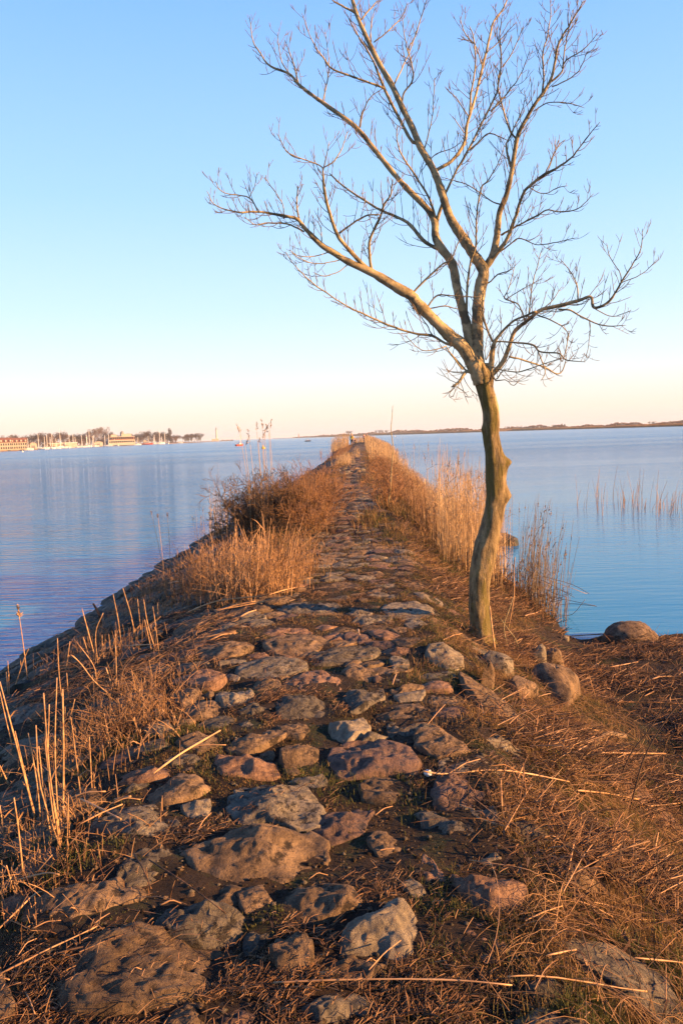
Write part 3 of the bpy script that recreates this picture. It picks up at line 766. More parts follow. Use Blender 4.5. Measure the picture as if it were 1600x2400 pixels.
Lm(W_(T4, [(280,940),(210,940),(175,935)]), [3,2.5,2], -0.1)
Lm(W_(T1, [(1165,615),(1180,550),(1230,480),(1230,400),(1200,300),(1180,200),(1170,90)]), [6,6,5,5,4,3,2], -0.5)
Lm(W_(T1, [(1200,300),(1250,200),(1310,10),(1320,-40)]), [4,3.5,3,2], -0.2)
Lm(W_(T1, [(890,75),(820,40),(750,0)]), [7,6,4], -0.1)
Lm(W_(T1, [(1250,850),(1220,830),(1150,700),(1070,540),(1000,370),(950,280),(900,200),(840,80)]), [9,9,8,8,6,5,4,2.5], 0.5)
Lm(W_(T1, [(1070,525),(920,470),(760,410),(700,340),(640,250),(575,80)]), [6,6,5,4,3,2], -0.4)
Lm(W_(T1, [(555,493),(520,360),(475,240)]), [5,4,2], -0.1)
Lm(W_(T1, [(510,450),(450,350),(430,190)]), [4,3,2], 0.1)
Lm(W_(T1, [(700,600),(730,450),(735,370),(710,170)]), [4,4,3,2], -0.2)
Lm(W_(T1, [(920,755),(940,650),(990,570),(1060,520)]), [4.5,4,3,2], -0.2)
Lm(W_(T1, [(1375,1330),(1330,1180),(1260,1060),(1180,940),(1140,850),(1140,740)]), [7,7,6,5,4,3], -0.5)
Lm(W_(T1, [(1375,1310),(1395,1240),(1410,1200)]), [10,9,9], -0.4)
Lm(W_(T3, [(590,362),(500,320),(380,310),(300,320),(230,270)]), [5,5,4,3,2], -0.3)
Lm(W_(T3, [(565,325),(545,200),(555,90)]), [6,5,4], 0.1)
Lm(W_(T3, [(470,285),(460,200),(420,130),(355,40)]), [3.5,3,3,2], 0.2)
Lm(W_(T3, [(320,247),(260,160),(110,130),(60,60)]), [4,4,3,2], -0.2)
Lm(W_(T3, [(265,160),(300,80),(308,10)]), [2.5,2.5,2], 0.1)
Lm(W_(T3, [(795,370),(880,310),(960,265),(1040,262)]), [6,5,5,4], -0.2)
Lm(W_(T3, [(690,440),(690,350),(665,290)]), [3.5,3,2], -0.1)
Lm(W_(T3, [(850,555),(790,600),(700,625),(640,600)]), [3.5,3,3,2], -0.3)
Lm(W_(T3, [(820,520),(740,545),(620,545),(500,480)]), [3.5,3,3,2], -0.35)
Lm(W_(T3, [(730,485),(640,510),(550,505),(495,465)]), [3.5,3,2.5,2], -0.3)
Lm(W_(T3, [(1430,1040),(1320,1070),(1260,1050),(1180,970)]), [3.5,3,2.5,2], -0.2)
Lm(W_(T3, [(1430,1045),(1480,1120),(1530,1180)]), [4,4,5], 0.0)
Lm(W_(T3, [(1350,980),(1290,880),(1190,760)]), [4,3,2], -0.2)
Lm(W_(T4, [(380,420),(420,410),(470,360),(540,340),(545,295)]), [5,4,4,3,2], -0.3)
Lm(W_(T4, [(440,760),(390,640),(385,570)]), [7,6,4], -0.2)
Lm(W_(T4, [(630,635),(590,540),(510,505),(540,430),(575,280)]), [5,4,4,3,2], 0.3)
Lm(W_(T4, [(520,508),(650,430),(740,380)]), [3,2.5,2], -0.2)
Lm(W_(T4, [(740,560),(790,520),(845,435)]), [3,3,2], 0.1)
Lm(W_(T4, [(700,600),(800,640),(880,700),(880,760)]), [4,4,3,2.5], -0.2)
Lm(W_(T4, [(1015,640),(1015,720),(990,870)]), [2.5,2.5,2], -0.1)
Lm(W_(T4, [(710,820),(740,900),(750,950),(725,995)]), [4,4,3,2], -0.1)
Lm(W_(T4, [(840,830),(850,880),(880,780),(890,690)]), [3,3,3,2], -0.1)
Lm(W_(T4, [(430,940),(460,990),(500,930),(540,920)]), [6,5,3,2], -0.2)
Lm(W_(T4, [(455,990),(520,990),(560,1020),(600,990)]), [4,3,2.5,2], -0.3)
Lm(W_(T4, [(440,780),(400,870),(395,800),(420,690),(450,630)]), [3,3,2.5,2,2], -0.2)
Lm(W_(T2, [(300,700),(230,590),(165,520)]), [4,3,2], 0.2)
Lm(W_(T2, [(285,800),(260,770),(200,690)]), [3.5,3,2], -0.1)
Lm(W_(T2, [(305,690),(310,560),(335,410),(330,240),(300,150)]), [6,6,5,4,2.5], 0.2)
Lm(W_(T2, [(330,260),(270,190),(245,90)]), [4,3,2], 0.1)
Lm(W_(T2, [(380,410),(330,260),(230,225)]), [4,3.5,2], 0.2)
Lm(W_(T2, [(300,890),(360,840),(420,790),(530,830)]), [5,5,4,3], -0.3)
Lm(W_(T2, [(430,660),(520,560),(600,450),(660,300)]), [5,4,3,2], -0.3)
Lm(W_(T2, [(400,320),(480,240),(580,130)]), [4,3,2], -0.2)
Lm(W_(T2, [(500,400),(560,300),(625,150)]), [3.5,3,2], -0.2)
Lm(W_(T2, [(40,980),(110,910),(200,880),(260,830)]), [3.5,3,2.5,2], -0.3)
Lm(W_(T2, [(35,890),(80,700),(95,480),(100,470)]), [4,3,2.5,2], -0.2)
Lm(W_(T1, [(925,120),(980,50),(1030,0)]), [5,4,3], 0.3)
Lm(W_(T1, [(985,250),(985,150),(1010,40)]), [4,3,2], 0.2)
Lm(W_(T1, [(1120,500),(1170,400),(1230,260),(1250,180)]), [5,4,3,2], 0.3)
Lm(W_(T1, [(1000,250),(1100,170),(1170,90),(1200,10)]), [4,3.5,3,2], 0.4)

Lm([(1161,1018),(1163,985),(1161,955),(1152,925),(1142,898),(1136,878)], [8,13,15,17,22,24], -0.02)
built = []                                   # (px array, depth array) of what is already there
tr_px = np.stack([cx, yy], 1); built.append((tr_px, C3[:, 1], ww))
limb_pts = []
for k, (P, w, drift) in enumerate(LB):
    P = np.array(P, float); n_ = max(8, int(np.hypot(*np.diff(P, axis=0).T).sum() / 8))
    Q = smooth_line(P, n_); wd = np.interp(np.linspace(0, len(P) - 1, n_), np.arange(len(P)), w)
    best = (1e9, TY)
    for bp, bd, _ in built:
        dd = np.hypot(bp[:, 0] - Q[0, 0], bp[:, 1] - Q[0, 1]); j = int(dd.argmin())
        if dd[j] < best[0]: best = (dd[j], bd[j])
    s = np.concatenate([[0], np.cumsum(np.hypot(*np.diff(Q, axis=0).T))]); t = s / s[-1]
    D = best[1] + drift * min(1.0, s[-1] / 350) * (0.25 * t + 0.75 * t ** 1.5)
    built.append((Q, D, wd))
    P3 = np.array([GY(a, b_, d) for (a, b_), d in zip(Q, D)])
    rr_ = wd / 2 * D / FPX * np.interp(wd, [2, 6, 14, 24], [.72, .80, .90, .97])
    # small kinks, as in a tree that has been nipped by the wind
    nn = np.clip(1 - (wd / 14), 0.1, 1)[:, None]
    P3 = P3 + 0.006 * nn * np.stack([noise3(s * .08, k, .5), noise3(s * .08, k, 7.5), noise3(s * .08, k, 4.5)], 1)
    limb_pts.append((P3, rr_, Q, s))
tw = []                                       # all side twigs
for k, (P3, r, Q, s) in enumerate(limb_pts):
    total = s[-1]; pos = RNG.uniform(18, 40); sd_ = 1
    L3 = np.concatenate([[0], np.cumsum(np.linalg.norm(np.diff(P3, axis=0), axis=1))])
    while pos < total:
        i = min(len(P3) - 2, int(np.searchsorted(s, pos)))
        if r[i] < 0.020:
            T = P3[i + 1] - P3[i]; T /= np.linalg.norm(T)
            side = np.cross(T, [0, 1, 0]); side /= np.linalg.norm(side) + 1e-9
            dirv = T * 0.75 + side * sd_ * RNG.uniform(0.5, 0.95) + np.array([0, RNG.uniform(-.6, .6), 0.1])
            dirv /= np.linalg.norm(dirv)
            frac = pos / total
            ln = RNG.uniform(0.04, 0.23) * (1.25 - 0.5 * frac) * (1.25 if r[i] > 0.007 else 0.9)
            m_ = 7; pts = [P3[i]]; d = dirv.copy()
            for q in range(m_ - 1):
                d = d + np.array([RNG.normal(0, .10), RNG.normal(0, .10), RNG.normal(0, .08) + 0.16]); d /= np.linalg.norm(d)
                pts.append(pts[-1] + d * ln / (m_ - 1))
            r0 = min(r[i] * 0.5, 0.0028)
            tw.append((ln, k, np.array(pts), np.linspace(r0, 0.0014, m_)))
            if ln > 0.10:                      # twigs on the twig
                for _ in range(RNG.integers(1, 5)):
                    j = RNG.integers(2, 5); d = (pts[j + 1] - pts[j]); d /= np.linalg.norm(d)
                    d = d + RNG.normal(0, .55, 3) + [0, 0, .15]; l2 = ln * RNG.uniform(.25, .5); d /= np.linalg.norm(d)
                    p2 = [pts[j]]
                    for q in range(6):
                        d = d + RNG.normal(0, .1, 3) + [0, 0, .1]; d /= np.linalg.norm(d); p2.append(p2[-1] + d * l2 / 6)
                    tw.append((l2, k, np.array(p2), np.linspace(0.0018, 0.0011, 7)))
            sd_ = -sd_
        pos += RNG.uniform(8, 17)
tw.sort(key=lambda a: -a[0])
def budded(pts, r):                           # a fat terminal bud
    r = r.copy(); r[-1] *= 0.4; r[-2] *= 1.35
    return r
restt = {}
limb_obj = []
for k, (P3, r, Q, s) in enumerate(limb_pts):
    sides = 14 if r[0] > 0.03 else 10 if r[0] > 0.015 else 6
    rn = r * (1 + 0.10 * noise3(s * .09, k * 3.1, 0) + 0.06 * noise3(s * .35, k * 3.1, 5))
    rn[-1] = max(rn[-1] * .6, 0.0012)
    V, F = tube(P3, rn, sides)
    limb_obj.append((V, F))
for q, (ln, k, pts, r) in enumerate(tw[270:]): restt.setdefault(k, []).append((pts, budded(pts, r)))
branches = []
for k, (V, F) in enumerate(limb_obj):
    mat_ = M['bark'] if k in (0, 2) else M['branch']
    branches.append(link('branch', mesh_of('branch', local(V, tb), F, M['branch']), tree))
    if k in restt:
        P = np.stack([a for a, _ in restt[k]]); R = np.stack([b_ for _, b_ in restt[k]])
        V, F = tubes(P, R, 4)
        o = link('fine_twigs', mesh_of('fine_twigs', local(V, tb), F, M['twig']), branches[-1]); tag(o, kind='stuff')
for ln, k, pts, r in tw[:270]:
    V, F = tube(pts, budded(pts, r), 4)
    link('twig', mesh_of('twig', local(V, tb), F, M['twig']), branches[k])
print('limbs', len(LB), 'twigs', len(tw))

# ================================================================ REEDS, SHRUBS
def stems(N, bx, by, h, lean, r, k=6, wind=(0.12, 0.03), bz=None):
    bx = np.asarray(bx); by = np.asarray(by)
    z0 = (np.maximum(H0(bx, by), -0.12) - 0.02) if bz is None else bz
    t = np.linspace(0, 1, k)[None, :]
    a = RNG.uniform(0, 2 * math.pi, N); ln = np.abs(RNG.normal(0, lean, N))
    dx = np.cos(a) * ln + wind[0] * RNG.uniform(.2, 1.4, N); dy = np.sin(a) * ln + wind[1] * RNG.uniform(.2, 1.2, N)
    P = np.stack([bx[:, None] + h[:, None] * (dx[:, None] * t ** 1.6), by[:, None] + h[:, None] * (dy[:, None] * t ** 1.6),
                  z0[:, None] + h[:, None] * t * (1 - 0.12 * (ln[:, None]) * t)], -1)
    R = r[:, None] * (1 - 0.55 * t)
    return P, R
def plumes(tips, dirs, L=0.16, n=14, w=0.006, droop=0.5):
    """feathery seed heads as sprays of narrow triangles"""
    Vs = []
    for p, d in zip(tips, dirs):
        d = d / (np.linalg.norm(d) + 1e-9); Ls = L * RNG.uniform(.7, 1.2)
        for q in range(n):
            t = RNG.uniform(0, 0.75); b0 = p + d * Ls * t
            v = d * RNG.uniform(.5, 1) + RNG.normal(0, .28, 3) + np.array([droop * .5, 0, -droop * 0.3 * (1 - t)])
            v = v / np.linalg.norm(v) * Ls * RNG.uniform(.18, .34) * (1.25 - t)
            s_ = np.cross(v, RNG.normal(0, 1, 3)); s_ = s_ / (np.linalg.norm(s_) + 1e-9) * w * RNG.uniform(.6, 1.3)
            Vs.append([b0 - s_, b0 + v * .5 + s_ * 1.4, b0 + v]); 
    V = np.array(Vs).reshape(-1, 3); return V, np.arange(len(V)).reshape(-1, 3)
def blades(base, dirs, w):
    """long leaf blades: base (N,3), dirs (N,3) with length, bent downward; 2 segments"""
    N = len(base); s_ = np.cross(dirs, np.array([0, 0, 1.0]) + RNG.normal(0, .4, (N, 3))); s_ /= np.linalg.norm(s_, axis=1, keepdims=True) + 1e-9
    s_ *= w[:, None]; mid = base + dirs * .55; L = np.linalg.norm(dirs, axis=1)
    tip = base + dirs; tip[:, 2] -= L * RNG.uniform(0.05, .45, N)
    V = np.stack([base - s_ * .5, base + s_ * .5, mid + s_ * .45, mid - s_ * .45, tip], 1).reshape(-1, 3)
    i = np.arange(N)[:, None] * 5
    F = np.concatenate([i + [0, 1, 2], i + [0, 2, 3], i + [3, 2, 4]], 0)
    return V, F
def quads2tri(F):
    F = np.asarray(F)
    return np.concatenate([F[:, [0, 1, 2]], F[:, [0, 2, 3]]]) if F.shape[1] == 4 else F
def reed_clump(name, label, cat, bx, by, hmin, hmax, r=0.003, m=('reed', 'plume'), plume=0.4, leaf=1.0, lean=0.07, wind=(0.05, 0.0), group=None, pl=0.16, sides=3, loc=None, bz=None, pw=0.006):
    N = len(bx); h = RNG.uniform(hmin, hmax, N) * (1 - 0.35 * (RNG.random(N) < .25))
    P, R = stems(N, bx, by, h, lean, np.full(N, r) * RNG.uniform(.7, 1.3, N), wind=wind, bz=bz)
    c = np.array([np.mean(bx), np.mean(by), 0]); c[2] = max(float(H0(c[0], c[1])), 0) if loc is None else loc
    root = empty(name, c); tag(root, label, cat, group)
    V, F = tubes(P, R, sides)
    parts = [(V, quads2tri(F))]
    if leaf > 0:
        K = int(N * leaf); i = RNG.integers(0, N, K); j = RNG.integers(1, 5, K); b0 = P[i, j]
        d = RNG.normal(0, 1, (K, 3)); d[:, 2] = np.abs(d[:, 2]) * .9 + .5; d[:, 0] += .3; d /= np.linalg.norm(d, axis=1, keepdims=True)
        d *= (h[i] * RNG.uniform(.10, .26, K))[:, None]
        parts.append(blades(b0, d, np.full(K, r * 2.2)))
    V, F, mi = merge(parts)
    if N > 15: tag(link('stems', mesh_of('stems', local(V, c), F, M[m[0]]), root), kind='stuff')
    else:
        for q in range(N):
            V, F = tubes(P[q:q + 1], R[q:q + 1], sides); link('stem', mesh_of('stem', local(V, c), F, M[m[0]]), root)
    sel = np.where(RNG.random(N) < plume)[0]
    if len(sel):
        V, F = plumes(P[sel, -1] - (P[sel, -1] - P[sel, -2]) * .6, P[sel, -1] - P[sel, -2], L=pl, w=pw)
        o = link('plumes', mesh_of('plumes', local(V, c), F, M[m[1]], smooth=False), root); 
        if len(sel) > 8: tag(o, kind='stuff')
    return root

# reed bed along the right bank, clump by clump
def xside(y, k): return wr_(y) - k
GR = 'reed clumps along the right bank of the causeway'
ORD = ['first', 'second', 'third', 'fourth', 'fifth', 'sixth', 'seventh', 'eighth', 'ninth', 'tenth', 'eleventh', 'twelfth']
edges = [10.9, 12.2, 13.6, 15.2, 17.0, 19.0, 21.5, 24.5, 28, 32.5, 38, 45]
for i in range(len(edges) - 1):
    y0, y1 = edges[i], edges[i + 1]; N = int(240 * (y1 - y0) ** 0.75)
    by = RNG.uniform(y0, y1, N); bx = wr_(by) + 0.05 - np.abs(RNG.normal(0, 0.42, N)) * (1.0 if y0 < 20 else 1.2)
    lab = 'tall golden reeds beside the trunk, nearest clump of the right bank' if i == 0 else 'farthest tall golden reed clump of the right bank before the scrubby stretch' if i == len(edges) - 2 else 'tall golden dry reeds on the right bank, ' + ORD[i] + ' clump counted from the tree trunk'
    if y1 < 14: k_ = RNG.random(N) < .5; by = by[k_]; bx = RNG.uniform(1.05, 1.82 + (by - 11) * .12)
    elif y0 < 18: bx = bx - RNG.uniform(0, .35, N)
    if y0 > 19: k_ = RNG.random(N) < .55; by = by[k_]; bx = bx[k_]
    reed_clump('reed_clump', lab, 'reeds', bx, by, 0.50 if y0 < 19 else .25, 1.75 if y0 < 19 else .85, r=0.0030 + 0.00006 * y0, plume=0.22, leaf=1.2, group=None if i in (0, len(edges) - 2) else GR, pl=0.15, pw=0.004)
    N2 = int(N * 0.9); by = RNG.uniform(y0, y1, N2); bx = RNG.uniform(0.9, 2.0, N2)
    if y0 > 13: reed_clump('dry_grass_clump', 'low rusty dry grass on the right slope, ' + ORD[i - 2] + ' patch counted from the tree', 'dry grass', bx, by, .25, .75, r=0.0028 + 0.00006 * y0, m=('straw', 'plume'), plume=0, leaf=2.0, lean=.3, group='rusty grass clumps on the right slope')
fe = [45, 52, 60, 70, 82, 96, 112, 130]
for i in range(len(fe) - 1):
    y0, y1 = fe[i], fe[i + 1]; N = int(40 * (y1 - y0))
    by = RNG.uniform(y0, y1, N); bx = RNG.uniform(0.55, 1, N) * 0 + RNG.uniform(0.85 + 0.001 * y0, 1.0, N) * 0 + (0.35 + (wr_(by) - 0.3) * RNG.random(N))
    reed_clump('far_reed_clump', 'orange reeds right of the distant path, ' + ORD[i] + ' patch from the near end', 'reeds', bx, by, .7, 1.5, r=0.006 + .00008 * y0, plume=0.1, leaf=.8, group='orange reeds along the distant right side', pl=.2, pw=.012)
N = 420; by = RNG.normal(140, 6, N); bx = RNG.uniform(-5.2, -2.3, N)
reed_clump('far_reed_clump', 'tall pale reeds jutting into the water left of the distant person', 'reeds', bx, by, 1.6, 2.6, r=0.016, plume=0.1, leaf=.8, pl=.3, pw=.03)
N = 330; by = RNG.uniform(41, 50, N); bx = RNG.normal(-1.05, .25, N)
reed_clump('far_reed_clump', 'low orange reeds on the left edge of the distant path', 'reeds', bx, by, .2, .65, r=0.006, plume=0.1, leaf=1.0, pl=.1)
N = 600; by = RNG.uniform(62, 108, N); bx = RNG.uniform(-3.0, -1.3, N)
reed_clump('far_scrub', 'brown scrub on the left flank below the distant person', 'scrub', bx, by, .3, .8, r=0.010, m=('shrub', 'plume'), plume=0, leaf=1.5, lean=.3)
N = 600; by = RNG.uniform(165, 198, N); bx = RNG.uniform(-2.2, 3.2, N)
reed_clump('far_reed_clump', 'pale reeds covering the far tip of the causeway', 'reeds', bx, by, .8, 1.6, r=0.018, plume=0.0, leaf=.8)
N = 40; by = RNG.normal(57, .5, N); bx = RNG.normal(-0.45, .12, N)
reed_clump('pale_reed_tuft', 'pale bent reed tuft on the path below the distant person', 'reeds', bx, by, .4, .85, r=0.010, plume=0.0, leaf=1.4, lean=.3)

# reeds standing in the water right of the trunk
N = 170; by = RNG.uniform(11.0, 12.6, N); bx = 2.2 + 0.5 * RNG.random(N) + (by - 11) * 0.0
reed_clump('grey_reed_clump', 'sparse grey reeds with drooping plumes standing at the water right of the trunk', 'reeds', bx, by, .7, 1.55, r=0.0034, m=('reed_grey', 'plume'), plume=.28, leaf=.5, wind=(.10, 0), pl=.12, sides=4)
N = 190; by = RNG.uniform(10.6, 12.2, N); bx = RNG.uniform(1.55, 2.6, N)
reed_clump('brown_reed_clump', 'short brown reeds matted at the foot of the bank right of the trunk', 'reeds', bx, by, .25, .62, r=0.0036, m=('litter', 'plume'), plume=0, leaf=2.5, lean=.35)
# broken reeds lying over the water there
V_, F_ = [], []
root = empty('broken_reeds', GZ(1270, 1430, 0)); tag(root, 'dark broken reed stalks leaning out over the water right of the trunk', 'reeds')
brk = [((1225,1325),(1250,1345),(1375,1392)), ((1250,1390),(1300,1400),(1395,1420)), ((1270,1350),(1340,1370),(1380,1392)), ((1290,1420),(1340,1415),(1398,1421)), ((1270,1360),(1320,1385),(1340,1393)),
       ((1272,1440),(1290,1410),(1330,1395)), ((1265,1400),(1300,1380),(1345,1400)), ((1275,1380),(1310,1395),(1330,1392)), ((1262,1430),(1300,1400),(1310,1385)), ((1268,1395),(1290,1410),(1320,1405)),
       ((1310,1480),(1340,1440),(1370,1405)), ((1150,1335),(1200,1336),(1290,1372)), ((1170,1415),(1210,1408),(1250,1402)), ((1232,1460),(1262,1445),(1280,1422))]
for a, b_, c in brk:
    Y0 = 11.4
    pts = np.array([GY(*a, Y0), GY(*b_, Y0 - .15), GY(*c, Y0 - .5)])
    pts[:, 2] = np.maximum(pts[:, 2], 0.01)
    V, F = tube(smooth_line(pts, 7), np.linspace(.0045, .003, 7), 5)
    link('stalk', mesh_of('stalk', local(V, root.location), F, M['reed' if a[0] < 1235 else 'reed_grey']), root)
# sparse reeds far out in the water on the right
wr_cl = [(1415, 1165), (1440, 1178), (1462, 1190), (1482, 1196), (1512, 1180), (1530, 1200), (1548, 1192), (1572, 1186), (1590, 1205), (1385, 1195), (1600, 1180)]
for i, (a, b_) in enumerate(wr_cl):
    c = GZ(a, b_, 0); N = 9
    bx = c[0] + RNG.normal(0, .28, N); by = c[1] + RNG.normal(0, .9, N)
    reed_clump('water_reed_tuft', 'thin pale broken reeds standing in the open water, ' + ORD[int(np.argsort(np.argsort([q[0] for q in wr_cl]))[i])] + ' tuft from the left', 'reeds', bx, by, .25, 1.0 if i % 3 else 1.4, r=0.008, m=('straw', 'plume'), plume=0, leaf=.5, lean=.16, group='thin reeds in the open water', bz=np.full(N, -.08), loc=0)
# pale reeds left of the dark bush, and the plumed stalks rising above it
N = 60; by = RNG.uniform(17.5, 20, N); bx = RNG.uniform(-3.7, -3.05, N)
reed_clump('pale_reed_clump', 'pale thin reeds at the water left of the dark bramble', 'reeds', bx, by, .6, 1.35, r=0.0045, plume=.3, leaf=.3, pl=.14, wind=(-0.02, 0), pw=.005)
tall = [((563,1018),(590,1250)), ((585,1028),(598,1260)), ((602,1012),(612,1258)), ((616,1008),(618,1262)), ((620,1012),(625,1262)), ((630,1014),(634,1265)), ((606,1040),(612,1268)), ((614,1032),(620,1262)), ((632,1008),(640,1268)), ((575,1045),(588,1262))]
for (a, b_) in tall:
    Y0 = 13.2; p0 = GY(*b_, Y0); p1 = GY(*a, Y0); c = p0.copy()
    root = empty('plumed_reed', c); tag(root, 'tall reed with a dark plume rising above the bramble bush', 'reed', 'plumed reeds above the bramble bush')
    pts = smooth_line([p0, p0 + (p1 - p0) * .5 + [0.03, 0, 0], p1], 8)
    V, F = tube(pts, np.linspace(.0042, .0028, 8), 5)
    link('stem', mesh_of('stem', local(V, c), F, M['reed']), root)
    V, F = plumes([p1], [pts[-1] - pts[-2] + RNG.normal(0, .05, 3)], L=.20, n=26, w=.005, droop=.35)
    link('plume', mesh_of('plume', local(V, c), F, M['plume'], smooth=False), root)
for (a, b_) in [((356,1206),(383,1340)), ((371,1214),(388,1400)), ((393,1213),(400,1345))]:
    p0 = HT(*b_); Y0 = p0[1]; p1 = GY(*a, Y0)
    root = empty('plumed_reed', p0); tag(root, 'thin reed with a small tan plume standing alone at the left water edge', 'reed', 'three thin plumed reeds at the left water edge')
    pts = smooth_line([p0, (p0 + p1) / 2 + [0.01, 0, 0], p1], 7); V, F = tube(pts, np.linspace(.004, .0025, 7), 5)
    link('stem', mesh_of('stem', local(V, p0), F, M['stub']), root)
    V, F = plumes([p1], [pts[-1] - pts[-2]], L=.09, n=30, w=.006, droop=.1)
    link('plume', mesh_of('plume', local(V, p0), F, M['straw'], smooth=False), root)

# bushy shrubs: stems that fork again and again
def bush(name, label, cat, centers, hgt, nst, m, gen=4, spread=.5, r0=.008, leafm=None, nleaf=0, twist=.25, lf=.02, rmin=.0014):
    P, R = [], []
    def grow(p, d, L, r, g):
        pts = [p]; d = d / np.linalg.norm(d)
        for q in range(4):
            d = d + RNG.normal(0, twist, 3) + [0, 0, .04]; d /= np.linalg.norm(d); pts.append(pts[-1] + d * L / 4)
        P.append(pts); R.append(np.linspace(r, max(r * .6, rmin), 5))
        if g > 0:
            for _ in range(RNG.integers(2, 4)):
                j = RNG.integers(2, 5); dn = d + RNG.normal(0, spread, 3); grow(pts[j], dn, L * RNG.uniform(.55, .85), max(r * .62, rmin), g - 1)
    for (x, y, s) in centers:
        for _ in range(nst):
            a = RNG.uniform(0, 2 * math.pi); rr = abs(RNG.normal(0, .12)) * s
            bx, by = x + rr * math.cos(a), y + rr * math.sin(a)
            d = np.array([math.cos(a) * RNG.uniform(.1, .8), math.sin(a) * RNG.uniform(.1, .8), 1.0])
            grow(np.array([bx, by, max(float(H0(bx, by)), -0.02) - .02]), d, hgt * s * RNG.uniform(.26, .40), r0, gen)
    P = np.array(P); R = np.array(R)
    c = np.array([np.mean([q[0] for q in centers]), np.mean([q[1] for q in centers]), 0.]); c[2] = float(H0(c[0], c[1]))
    root = empty(name, c); tag(root, label, cat)
    V, F = tubes(P, R, 3)
    o = link('branches', mesh_of('branches', local(V, c), quads2tri(F), M[m]), root); tag(o, kind='stuff')
    if nleaf:
        i = RNG.integers(0, len(P), nleaf); b0 = P[i, RNG.integers(1, 5, nleaf)]
        d = RNG.normal(0, 1, (nleaf, 3)); d /= np.linalg.norm(d, axis=1, keepdims=True); d *= lf * RNG.uniform(.5, 1.5, nleaf)[:, None]
        V, F = blades(b0, d, np.full(nleaf, lf * .35))
        o = link('withered_leaves', mesh_of('withered_leaves', local(V, c), F, M[leafm or m], smooth=False), root); tag(o, kind='stuff')
    return root
bush('bramble_bush', 'large dark tangled bramble bush left of the path', 'bush', [(-2.0, 13.6, .85), (-1.6, 13.4, 1.15), (-1.25, 13.0, .95), (-1.75, 14.4, 1.25), (-1.3, 14.2, 1.1), (-1.9, 13.8, 1.1)], 1.2, 13, 'bramble', gen=5, spread=.6, r0=.011, leafm='bramble', nleaf=7000, lf=.022, rmin=.0028)
bush('rusty_shrub', 'rusty brown shrub with upright orange twigs between the bramble and the path', 'shrub', [(-0.95, 12.9, .85), (-0.75, 13.6, .95), (-1.0, 14.2, 1.1), (-0.8, 15.4, 1.1), (-1.1, 16.6, 1.1), (-.85, 12.4, .7)], 1.1, 15, 'shrub', gen=4, spread=.32, r0=.007, leafm='dead_leaf', nleaf=2600, lf=.022, twist=.14, rmin=.0024)
bush('bare_shrub', 'bare many stemmed shrub at the right edge of the path beyond the tree', 'shrub', [(.42, 16.4, 1.0), (.55, 16.9, .9)], .95, 9, 'shrub', gen=3, spread=.25, r0=.010, twist=.08, rmin=.003)
bush('low_rusty_scrub', 'low rusty scrub lining the right of the path beyond the bare shrub', 'scrub', [(.6, 18.5, .7), (.55, 20.5, .9), (.5, 23, .9), (.6, 26, 1.0), (.55, 30, 1.0), (.6, 34, 1.0), (.5, 38.5, 1.0), (1.0, 21.5, .9), (1.2, 25, .9), (1.1, 29, 1.0)], .95, 9, 'shrub', gen=4, spread=.4, r0=.008, leafm='dead_leaf', nleaf=1800, lf=.03, rmin=.0045)
# the tall thin whip out of the bare shrub
p = [GY(a, b_, 16.6) for a, b_ in [(905,1203),(914,1150),(917,1100),(921,1050),(916,1010),(918,980),(920,950)]]
V, F = tube(smooth_line(p, 26), np.linspace(.016, .004, 26), 6)
o = link('sapling_whip', mesh_of('sapling_whip', local(V, p[0]), F, M['branch']), None, p[0]); tag(o, 'single tall thin leafless whip rising above the bare shrub right of the path', 'sapling')
# dry stand in front of the bramble
def mass(name, label, cen, N, hmin, hmax, r, m, leaf, lean=.18, sg=(.17,.22)):
    c = np.array([HT(*q)[:2] for q in cen]); i = RNG.integers(0, len(c), N)
    bx = c[i, 0] + RNG.normal(0, .16, N); by = c[i, 1] + RNG.normal(0, .20, N)
    return reed_clump(name, label, 'dry plants', bx, by, hmin, hmax, r=r, m=(m, 'plume'), plume=0, leaf=leaf, lean=lean, sides=4)
mass('dry_weed_stand', 'dense stand of dry orange weeds and leaf litter in front of the bramble bush', [(470,1395),(520,1398),(570,1400),(620,1392),(660,1375),(690,1340),(500,1360),(560,1350),(460,1370),(610,1360)], 1250, .10, .62, .0026, 'straw', 4.5, .6)
mass('dry_reed_stand', 'cut pale reed stems sticking up out of the dry weed stand', [(560,1395),(590,1400),(620,1395),(650,1380),(545,1360)], 55, .35, .85, .0040, 'stub', .5, .16)
mass('dry_grass_mound', 'flattened mound of dry orange grass behind the tallest reed stems', [(260,1700),(220,1740),(300,1690),(180,1760),(340,1720)], 900, .06, .20, .0020, 'straw', 2.0, .9)
mass('dry_grass_mound', 'rusty tuft of dry grass at the foot of the fanned reed stubs', [(330,1640),(290,1635),(370,1635)], 450, .05, .14, .0018, 'straw', 2.0, .9)
mass('dry_grass_mound', 'low orange grass at the left edge below the tallest reed stems', [(60,1960),(110,2030),(30,2100),(150,2100)], 500, .05, .15, .0018, 'straw', 1.5, .9)
N = 420; by = RNG.uniform(12.4, 17, N); bx = RNG.normal(-1.0, .22, N)
reed_clump('upright_dry_grass', 'upright orange dry grass growing through the rusty shrub', 'dry grass', bx, by, .4, 1.0, r=.0034, m=('straw', 'plume'), plume=0, leaf=1.2, lean=.15)
mass('slope_weeds', 'scattered brown dry weeds on the left slope above the water line', [(300,1450),(380,1380),(230,1500),(420,1330),(340,1420),(160,1560),(270,1540)], 700, .06, .26, .0024, 'straw', 2.0, .6)
mass('low_dry_weeds', 'low dry weeds on the left slope behind the cut reed stubs', [(330,1400),(380,1380),(420,1390),(440,1420),(400,1430)], 260, .08, .28, .0028, 'straw', 2.2, .4)

